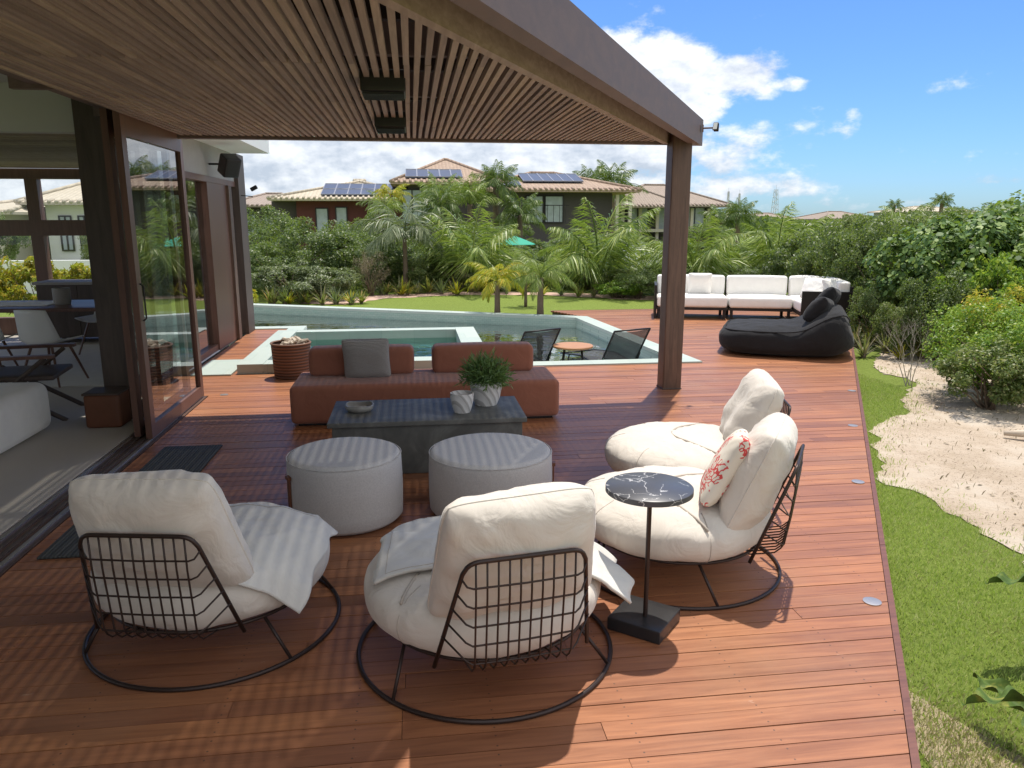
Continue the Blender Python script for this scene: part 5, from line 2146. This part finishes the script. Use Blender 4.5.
palm('cocotall', 440, 208, 32, 1.4, 'darker palm between the curtained windows and the tall palms', group=FG, trunk_r=.12)
palm('date', 385, 210, 33, 1.2, 'small leaning palm before the red wall of the far house', group=FG, trunk_r=.10)
palm('cocotall', 612, 186, 62, 3.0, 'large round palm crown rising behind the dark house roof', group=FG, trunk_r=.2)
palm('cocotall', 590, 184, 66, 2.4, 'palm crown showing just over the dark house roof ridge', group=FG, trunk_r=.2)
palm('cocotall', 738, 216, 58, 2.2, 'dark palm right of the tan roofed house', group=FG, trunk_r=.18)
palm('cocotall', 722, 222, 60, 2.2, 'dark palm close to the corner of the tan roofed house', group=FG, trunk_r=.18)
palm('cocotall', 893, 206, 75, 1.1, 'small far palm on the skyline above the hedge, left one', group=FG, trunk_r=.16)
palm('cocotall', 940, 202, 60, 1.25, 'small far palm on the skyline above the hedge, right one', group=FG, trunk_r=.16)
palm('date', 902, 232, 17, 1.1, 'fan of thin palm fronds poking out of the right hedge', group=FG, trunk_r=.08)

# yellow garden plants outside the back windows
for k, (x, y, s) in enumerate(((-4.6, 15.0, 1.0), (-5.8, 14.9, .95), (-6.9, 15.2, 1.05), (-8.0, 15.0, .95), (-3.7, 15.3, .8), (-9.2, 15.2, 1.0))):
    o = PROTO['yellow'][0]
    if id(o) not in USED:
        USED.add(id(o)); c = o; c.location = (x, y, -.12); c.scale = (.75*s, .75*s, 1.15*s)
    else:
        c = copy_thing(o, (x, y, -.12), k, (.75*s, .75*s, 1.15*s))
    tag(c, 'yellow green leafy shrub seen through the indoor back window', 'shrub', 'yellow shrubs outside the back window')
bush('dark', -10, 212, 30, 50, 'dark green shrub across the street seen through the back window', LB)
bush('fine', 95, 222, 28, 34, 'small green shrub before the white house seen through the back window', LB)

# big leaves at the lower right corner
def corner_plant(label, loc, leaves, seed):
    t = empty('garden_plant', label, 'plant', loc)
    rr = random.Random(seed)
    for (tip, ln, w, roll) in leaves:
        # broad wavy leaf from the plant's foot region towards tip
        P1 = Vector(tip); P0 = P1-Vector((P1.x, P1.y, 0)).normalized()*ln*.9+Vector((0, 0, -ln*.15))
        ax = (P1-P0).normalized(); sd = ax.cross(Vector((0, 0, 1))).normalized()
        sd = (Matrix.Rotation(roll, 3, ax) @ sd)
        up_ = sd.cross(ax)
        mb = MB()

        def fn(u, v):
            a = v*2-1
            ww = w*math.sin(PI*min(1, u*.93+.03))**.7*(1+.12*math.sin(u*22+a))
            wav = .022*math.sin(u*17+a*2)*abs(a)
            return P0+ax*(ln*u)+sd*(a*ww)+up_*(abs(a)*ww*.45+wav-.10*u*u*ln)
        mb.grid(fn, 26, 10)
        mb.build('leaf', M['bigleaf'], t, True)
        b = MB(); b.tube([(0, 0, 0), tuple(P0*.5+Vector((0, 0, .04))), tuple(P0+up_*.0)], .006, 6); b.build('leaf_stalk', M['bigleaf'], t, True)
    return t


def mk_bigleaf():
    g = G('broad_leaf')
    v = g.obj()
    n = g.noise(v, 14, 5, .6, .5)
    c = g.ramp(n, [(.3, (.035, .07, .015)), (.55, (.08, .13, .025)), (.7, (.30, .28, .06))])
    g.base(c); g.set(Roughness=.6, Specular_IOR_Level=.15)
    g.bump(n, .4, .01)
    return g.m


M['bigleaf'] = mk_bigleaf()
corner_plant('broad wavy dark leaves reaching over the lawn at the right edge', (2.80, 2.74, -.12),
             [((-.32, .03, .40), .34, .052, .3), ((-.20, -.10, .42), .3, .05, -.4), ((.1, -.3, .4), .32, .05, 0), ((.2, .25, .4), .3, .05, 0)], 1)
corner_plant('broad leaves with yellowish edges in the bottom right corner', (2.19, 2.08, -.12),
             [((-.33, .02, .33), .34, .06, .5), ((-.22, -.14, .32), .32, .06, -.3), ((-.05, .3, .2), .28, .05, 0), ((.2, .0, .34), .3, .05, 0)], 2)
# log and stick on the sand
b = MB(); b.tube([(5.22, 5.95, -.07), (5.33, 5.86, -.05), (5.46, 5.84, -.07)], [.02, .035, .018], 8)
tag(b.build('driftwood_log', M['driftwood'], None, True), 'pale driftwood stick lying on the sand at the right', 'log')
b = MB(); b.tube([(5.75, 5.85, -.03), (5.95, 6.0, .10), (6.1, 6.1, .22)], [.10, .12, .09], 10)
tag(b.build('tree_stump', M['bark'], None, True), 'dark stump at the right edge on the sand', 'stump')

# ================================================================== FAR HOUSES
def mk_tile(name, a, b):
    g = G(name)
    v = g.obj()
    w = g.n('ShaderNodeTexWave'); w.bands_direction = 'X'; w.inputs['Scale'].default_value = 1.4; w.inputs['Detail'].default_value = 0
    g.L.new(v, w.inputs['Vector'])
    n = g.noise(v, 3.5, 5, .7)
    g.base(g.mix(g.math('MULTIPLY', w.outputs['Fac'], .25), g.ramp(n, [(.3, a), (.7, b)]), tuple(x*.6 for x in a)))
    g.set(Roughness=.85); g.bump(w.outputs['Fac'], .5, .05)
    return g.m


M['tile_o'] = mk_tile('orange_roof_tile', (.27, .19, .14), (.42, .315, .235))
M['tile_t'] = mk_tile('tan_roof_tile', (.25, .20, .16), (.34, .275, .225))
M['tile_y'] = mk_tile('pale_roof_tile', (.42, .37, .28), (.54, .48, .38))
M['panel'] = plain('solar_panel', (.085, .095, .125), .35, var=.2, scale=2)
M['panelf'] = plain('panel_frame', (.5, .5, .52), .4, .5)
M['redwall'] = plain('red_wall', (.12, .035, .034), .8, var=.1)
M['darkwall'] = plain('dark_wall', (.075, .066, .068), .8, var=.15)
M['creamwall'] = plain('cream_wall', (.58, .53, .45), .8, var=.06)
M['curtain'] = plain('pale_curtain_window', (.40, .46, .50), .25, var=.35, scale=3)
M['green'] = plain('green_canvas', (.02, .30, .20), .8, var=.1)


def roof_hip(name, parent, x0, x1, y0, y1, ze, zr, inset, mat, thick=.12, off=(0, 0, 0)):
    cy = (y0+y1)/2
    r0, r1 = x0+inset, x1-inset
    mb = MB()
    for dz in (0,):
        v = [(x0, y0, ze), (x1, y0, ze), (x1, y1, ze), (x0, y1, ze), (r0, cy, zr), (r1, cy, zr),
             (x0, y0, ze-thick), (x1, y0, ze-thick), (x1, y1, ze-thick), (x0, y1, ze-thick)]
        f = [(0, 1, 5, 4), (1, 2, 5), (2, 3, 4, 5), (3, 0, 4), (0, 6, 7, 1), (1, 7, 8, 2), (2, 8, 9, 3), (3, 9, 6, 0), (9, 8, 7, 6)]
        mb.add([(a-off[0], b-off[1], c-off[2]) for a, b, c in v], f)
    o = mb.build(name, mat, parent)
    # ridge and hip caps, scalloped tile edge
    rc = MB()
    P = lambda a, b, c: (a-off[0], b-off[1], c-off[2]+.03)
    rc.tube([P(r0, cy, zr), P(r1, cy, zr)], .11, 8)
    for (a, b) in ((r0, x0), (r1, x1)):
        rc.tube([P(a, cy, zr), P(b, y0, ze)], .10, 8)
        rc.tube([P(a, cy, zr), P(b, y1, ze)], .10, 8)
    rc.build('ridge_cap', mat, o, True)
    nseg = int((x1-x0)/.32)
    ec = MB()
    for k in range(nseg):
        xx = x0+(k+.5)*(x1-x0)/nseg
        ec.tube([P(xx, y0-.02, ze-.02), P(xx, y0+.5, ze+(zr-ze)*.5/(cy-y0)-.02)], .085, 6)
    ec.build('eave_tiles', mat, o, True)
    return o


def panels(parent, x0, x1, y0, y1, ze, zr, fx0, fx1, t0, t1, n, rows, off):
    """solar panels on the front slope"""
    cy = (y0+y1)/2
    for k in range(n):
        for r in range(rows):
            a = x0+(x1-x0)*(fx0+(fx1-fx0)*k/n); b = x0+(x1-x0)*(fx0+(fx1-fx0)*(k+1)/n)-.04
            s0 = t0+(t1-t0)*r/rows; s1 = t0+(t1-t0)*(r+1)/rows-.012
            ya, za = y0+(cy-y0)*s0, ze+(zr-ze)*s0+.14
            yb, zb = y0+(cy-y0)*s1, ze+(zr-ze)*s1+.14
            mb = MB()
            v = [(a, ya, za), (b, ya, za), (b, yb, zb), (a, yb, zb)]
            v = [(p[0]-off[0], p[1]-off[1], p[2]-off[2]) for p in v]
            mb.add(v+[(p[0], p[1], p[2]-.06) for p in v], [(0, 1, 2, 3), (7, 6, 5, 4), (0, 4, 5, 1), (1, 5, 6, 2), (2, 6, 7, 3), (3, 7, 4, 0)])
            o = mb.build('solar_panel', M['panel'], parent)
            fr_ = MB()
            q = [Vector(p)+Vector((0, 0, .012)) for p in v]
            fr_.tube(q, .022, 4, closed=True)
            fr_.build('panel_frame', M['panelf'], o)


def win(parent, x0, x1, z0, z1, y, off, nm=2, mat=None, rail=False):
    mb = MB(); mb.b2(x0-off[0], x1-off[0], y-.03-off[1], y-off[1], z0-off[2], z1-off[2])
    o = mb.build('window', mat or M['curtain'], parent)
    f = MB()
    w = .07
    for k in range(nm+1):
        xx = x0+(x1-x0)*k/nm
        f.b2(xx-w/2-off[0], xx+w/2-off[0], y-.08-off[1], y-.032-off[1], z0-off[2], z1-off[2])
    f.b2(x0-off[0]+w/2+.002, x1-off[0]-w/2-.002, y-.075-off[1], y-.033-off[1], z1-w-off[2], z1-off[2])
    f.b2(x0-off[0]+w/2+.002, x1-off[0]-w/2-.002, y-.075-off[1], y-.033-off[1], z0-off[2], z0+w-off[2])
    f.build('frame', M['black'], o)
    if rail:
        r = MB()
        r.b2(x0-.2-off[0], x1+.2-off[0], y-.9-off[1], y-.85-off[1], z0+1.0-off[2], z0+1.05-off[2])
        n = int((x1-x0)/.35)
        for k in range(n+1):
            xx = x0+(x1-x0)*k/n
            r.b2(xx-.012-off[0], xx+.012-off[0], y-.89-off[1], y-.86-off[1], z0-off[2], z0+.999-off[2])
        r.build('railing', M['black'], o)
    return o


def px2(px, py, Y): return ground_x(px, Y), z_at(px, py, Y)


# red house with solar panels (left)
Y = 50.0
X0, ZE = px2(272, 199.5, Y); X1, _ = px2(408, 199.5, Y)
hA = empty('red_house', 'red walled house with tiled roof and solar panels left of the tall palms', 'house', (X0, Y, -.12))
oA = (X0, Y, -.12)
zr = z_at(380, 183, Y+5)
X1b, _ = px2(440, 199, Y)
roof_hip('roof', hA, X0, X1b, Y-1.2, Y+9, ZE, zr, 5.6, M['tile_y'], off=oA)
panels(hA, X0, X1b, Y-1.2, Y+9, ZE, zr, .30, .92, .10, .70, 8, 2, oA)
b = MB(); xa, _ = px2(298, 200, Y+.6); xb, _ = px2(430, 200, Y)
b.b2(xa-oA[0], xb-oA[0], .2, 8, 0, ZE+.0); b.build('wall', M['redwall'], hA)
b = MB(); b.b2(xa-1.6-oA[0], xa-.005-oA[0], .8, 7, 0, ZE); b.build('wall', M['darkwall'], hA)
win(hA, px2(316, 0, Y)[0], px2(328, 0, Y)[0], .8, z_at(330, 208, Y), Y+.17, oA, 1)
win(hA, px2(336, 0, Y)[0], px2(347, 0, Y)[0], .8, z_at(330, 207, Y), Y+.17, oA, 1)
# tall tiled centre with curtained window
Yb = 47.0
Xc0, Zc = px2(392, 184, Yb); Xc1, _ = px2(506, 184, Yb)
zr2 = z_at(455, 164, Yb+5.5)
roof_hip('roof', hA, Xc0, Xc1, Yb-1.2, Yb+9.5, Zc, zr2, 3.3, M['tile_o'], off=oA)
panels(hA, Xc0, Xc1, Yb-1.2, Yb+9.5, Zc, zr2, .13, .62, .12, .45, 5, 1, oA)
b = MB(); b.b2(Xc0+1.0-oA[0], Xc1-1.0-oA[0], Yb-oA[1]+.1, Yb-oA[1]+8.5, 0, Zc-.0); b.build('wall', M['darkwall'], hA)
win(hA, px2(403, 0, Yb)[0], px2(432, 0, Yb)[0], z_at(415, 224, Yb), z_at(415, 190, Yb), Yb+.07, oA, 3, rail=True)

# dark house
Y = 46.0
X0, ZE = px2(470, 191, Y); X1, _ = px2(634, 191, Y)
hB = empty('dark_house', 'dark walled house with orange tiled roof and solar panels behind the largest coconut palm', 'house', (X0, Y, -.12))
oB = (X0, Y, -.12)
zr = z_at(545, 176, Y+5)
roof_hip('roof', hB, X0, X1, Y-1.3, Y+9.5, ZE, zr, 4.2, M['tile_o'], off=oB)
panels(hB, X0, X1, Y-1.3, Y+9.5, ZE, zr, .08, .30, .10, .85, 3, 3, oB)
panels(hB, X0, X1, Y-1.3, Y+9.5, ZE, zr, .33, .70, .36, .85, 6, 1, oB)
b = MB(); xa, xb = px2(476, 0, Y)[0], px2(612, 0, Y)[0]
b.b2(xa-oB[0], xb-oB[0], .1, 8, 0, ZE); b.build('wall', M['darkwall'], hB)
win(hB, px2(526, 0, Y)[0], px2(543, 0, Y)[0], z_at(540, 223, Y), z_at(540, 196, Y), Y+.07, oB, 1, rail=True)
win(hB, px2(545, 0, Y)[0], px2(563, 0, Y)[0], z_at(550, 223, Y), z_at(550, 196, Y), Y+.07, oB, 1, rail=True)
b = MB(); xx, _ = px2(613, 0, Y)
for k in range(2): b.b2(xx+k*.8-oB[0], xx+.18+k*.8-oB[0], -.6, -.4, 0, ZE-.12)
b.build('porch_posts', M['creamwall'], hB)

# tan roofed house right of centre
Y = 66.0
X0, ZE = px2(610, 206, Y); X1, _ = px2(728, 206.5, Y)
hC = empty('tan_roofed_house', 'house with a broad tan hipped roof, partly hidden by the brown column', 'house', (X0, Y, -.12))
oC = (X0, Y, -.12)
roof_hip('roof', hC, X0, X1, Y-1.3, Y+11, ZE, z_at(668, 186.5, Y+5), 4.4, M['tile_t'], off=oC)
roof_hip('roof', hC, X0-.6, X0+6.2, Y-2.6, Y+5, ZE-.1, z_at(640, 190, Y+1), 3.2, M['tile_t'], off=oC)
b = MB(); b.b2(1.2, X1-X0-1.4, .2, 9, 0, ZE); b.build('wall', M['darkwall'], hC)
b = MB()
for k in range(6): b.b2(.9+k*1.55, 1.15+k*1.55, -.5, -.25, 0, ZE-.12)
b.build('porch_posts', M['creamwall'], hC)
b = MB(); b.b2(.6, 9.4, -.9, -.2, .9, 1.15); b.build('balcony_slab', M['creamwall'], hC)
for k in range(3): win(hC, X0+1.6+k*2.6, X0+3.4+k*2.6, .9, 2.9, Y+.17, oC, 2)

# small far houses
def small_house(label, p0, p1, pe, pr, Y, tile, wall, dep=9):
    X0, ZE = px2(p0, pe, Y); X1, _ = px2(p1, pe, Y)
    h = empty('far_house', label, 'house', (X0, Y, -.12), 0, None)
    o = (X0, Y, -.12)
    roof_hip('roof', h, X0, X1, Y-1, Y+dep, ZE, z_at((p0+p1)/2, pr, Y+dep/2), (X1-X0)*.38, tile, off=o)
    b = MB(); b.b2(.8, X1-X0-.8, .1, dep-1, 0, ZE); b.build('wall', wall, h)
    n = max(2, int((X1-X0)/4))
    for k in range(n):
        xx = X0+1.4+k*(X1-X0-2.8)/n
        win(h, xx, xx+(X1-X0-2.8)/n*.6, ZE-2.3, ZE-.6, Y+.07, o, 2)
    return h


small_house('distant house with a small tan pyramid roof right of the antenna mast', 757, 806, 221, 213.5, 115, M['tile_t'], M['darkwall'], 14)
small_house('distant low house with a tan roof, right of the small pyramid roof', 797, 832, 226, 220, 110, M['tile_t'], M['creamwall'], 12)
small_house('distant house with brown roof at far left over the shrubs', 225, 300, 206, 195, 60, M['tile_t'], M['darkwall'], 12)
small_house('distant pale roofed house showing above the hedge at the right', 905, 975, 212, 207, 130, M['tile_y'], M['creamwall'], 12)
small_house('distant pale roofed house on the skyline right of the low tan house', 822, 880, 219, 212, 125, M['tile_t'], M['creamwall'], 12)
small_house('white house with a pale roof seen through the indoor back window', 28, 128, 203, 181, 40, M['tile_y'], M['white'], 10)
small_house('pale roofed house at the left seen through the indoor back window', -60, 22, 212, 202, 38, M['tile_y'], M['creamwall'], 10)

# white balustrades
def balustrade(label, p0, p1, ptop, pbot, Y):
    X0, zt = px2(p0, ptop, Y); X1, _ = px2(p1, ptop, Y); zb = z_at(p0, pbot, Y)
    t = empty('balustrade', label, 'balustrade', (X0, Y, -.12))
    b = MB(); b.b2(0, X1-X0, -.09, .09, 0, zb+.12); b.build('wall', M['white'], t)
    b = MB()
    for k in range(4): b.b2(0, X1-X0, -.03, .03, zb+.18+(zt-zb)*k/4, zb+.18+(zt-zb)*k/4+(zt-zb)*.13)
    b.build('rails', M['white'], t)
    b = MB()
    n = max(2, int((X1-X0)/1.4))
    for k in range(n+1): b.b2((X1-X0)*k/n-.04, (X1-X0)*k/n+.04, -.05, .05, zb+.122, zt+.2)
    b.build('posts', M['white'], t)


balustrade('white slatted balustrade left of the brown column behind the shrubs', 624, 662, 243, 252, 27)
balustrade('white slatted balustrade right of the brown column behind the palms', 706, 812, 252, 261, 24)
# low wall and street seen through the back windows
b = MB(); b.b2(-30, -6, 21.8, 22.0, -.12, .75)
tag(b.build('street_wall', M['white']), 'long low white garden wall seen through the indoor back window', 'wall')
me = bpy.data.meshes.new('street')
me.from_pydata([(-40, 22.5, -.114), (-8, 22.5, -.114), (-8, 28, -.114), (-40, 28, -.114)], [], [(0, 1, 2, 3)])
M['asphalt'] = plain('asphalt', (.10, .10, .10), .9, var=.15)
tag(link_mesh('street', me, M['asphalt']), kind='structure')

# green parasol
X, z = px2(515, 235, 29)
t = empty('parasol', 'green parasol open among the shrubs between the two bright coconut palms', 'parasol', (X, 29, -.12))
b = MB(); b.lathe([(.78, z-.22), (.76, z-.20), (.4, z-.05), (0, z+.10)], 8); b.build('canopy', M['green'], t)
b = MB(); b.tube([(0, 0, 0), (0, 0, z+.12)], .03, 8); b.build('pole', M['white'], t)


# lattice antenna masts
def mast(label, px, ptop, Y, w):
    X, z = px2(px, ptop, Y)
    t = empty('antenna_mast', label, 'antenna', (X, Y, -.12), 0, 'antenna masts on the skyline')
    b = MB()
    for sx in (-1, 1):
        for sy in (-1, 1): b.tube([(sx*w, sy*w, 0), (sx*w*.4, sy*w*.4, z)], .10, 4)
    b.build('legs', M['rail'], t)
    b = MB()
    n = 14
    for k in range(n):
        a, c = z*k/n, z*(k+1)/n
        wa, wc = w*(1-.6*k/n), w*(1-.6*(k+1)/n)
        s = 1 if k % 2 else -1
        b.tube([(-s*wa, -wa, a), (s*wc, -wc, c)], .06, 4); b.tube([(-s*wa, wa, a), (s*wc, wc, c)], .06, 4)
    b.build('lattice', M['rail'], t)['kind'] = 'stuff'
    b = MB(); b.tube([(0, 0, z), (0, 0, z+1.6)], .05, 4); b.build('rod', M['rail'], t)


mast('tall lattice antenna mast rising behind the small pyramid roof', 774, 190, 300, 1.3)
mast('thin antenna mast left of another, right of the tan roof', 727, 192, 320, .6)
mast('thin antenna mast between two others above the dark palms', 738, 194, 330, .6)

# far wood on the skyline
def far_wood():
    n = 42000
    a = rng.uniform(R(-32), R(62), n)
    Yd = rng.uniform(85, 150, n)
    x = Yd*np.tan(a); hmax = 2.2+1.2*np.array([mnoise.noise(Vector((q*9, 0, 0))) for q in a])
    keep = np.ones(n, bool)
    z = rng.uniform(0, 1, n)**.6*hmax
    C = np.stack([x, Yd, z-.1], 1)
    V, F = leaf_quads(C, rng.normal(0, 1, (n, 3)), np.full(n, .9), 1.6, .6)
    o = np_mesh('far_trees', V, F, M['leafB'])
    tag(o, 'low green mass of distant trees along the skyline', 'trees', None, 'stuff')


far_wood()

# undergrowth filling the beds under the shrubs
def undergrowth():
    n = 60000
    P = np.concatenate([np.stack([rng.uniform(-8, 11, n//2), rng.uniform(19.2, 27, n//2)], 1), np.stack([rng.uniform(5.5, 15, n//2), rng.uniform(9.4, 20, n//2)], 1)])
    lim = (P[:, 1] > np.where(P[:, 0] > -1.3, 20.9, 18.6)) | ((P[:, 0] > EDGE(P[:, 1])+.5) & (P[:, 1] > 10.6+.0*P[:, 0]))
    P = P[lim]; n = len(P)
    z = rng.uniform(0, .45, n)
    C = np.stack([P[:, 0], P[:, 1], -.12+z], 1)
    V, F = leaf_quads(C, rng.normal(0, 1, (n, 3)), np.full(n, .13), 2.6, .4)
    o = np_mesh('undergrowth', V, F, M['leafB'])
    tag(o, 'tangled green undergrowth between the shrubs of the beds', 'undergrowth', None, 'stuff')


undergrowth()
for k, v in PROTO.items():
    for o in v:
        if id(o) not in USED:
            for c in children(o): bpy.data.objects.remove(c)
            bpy.data.objects.remove(o)
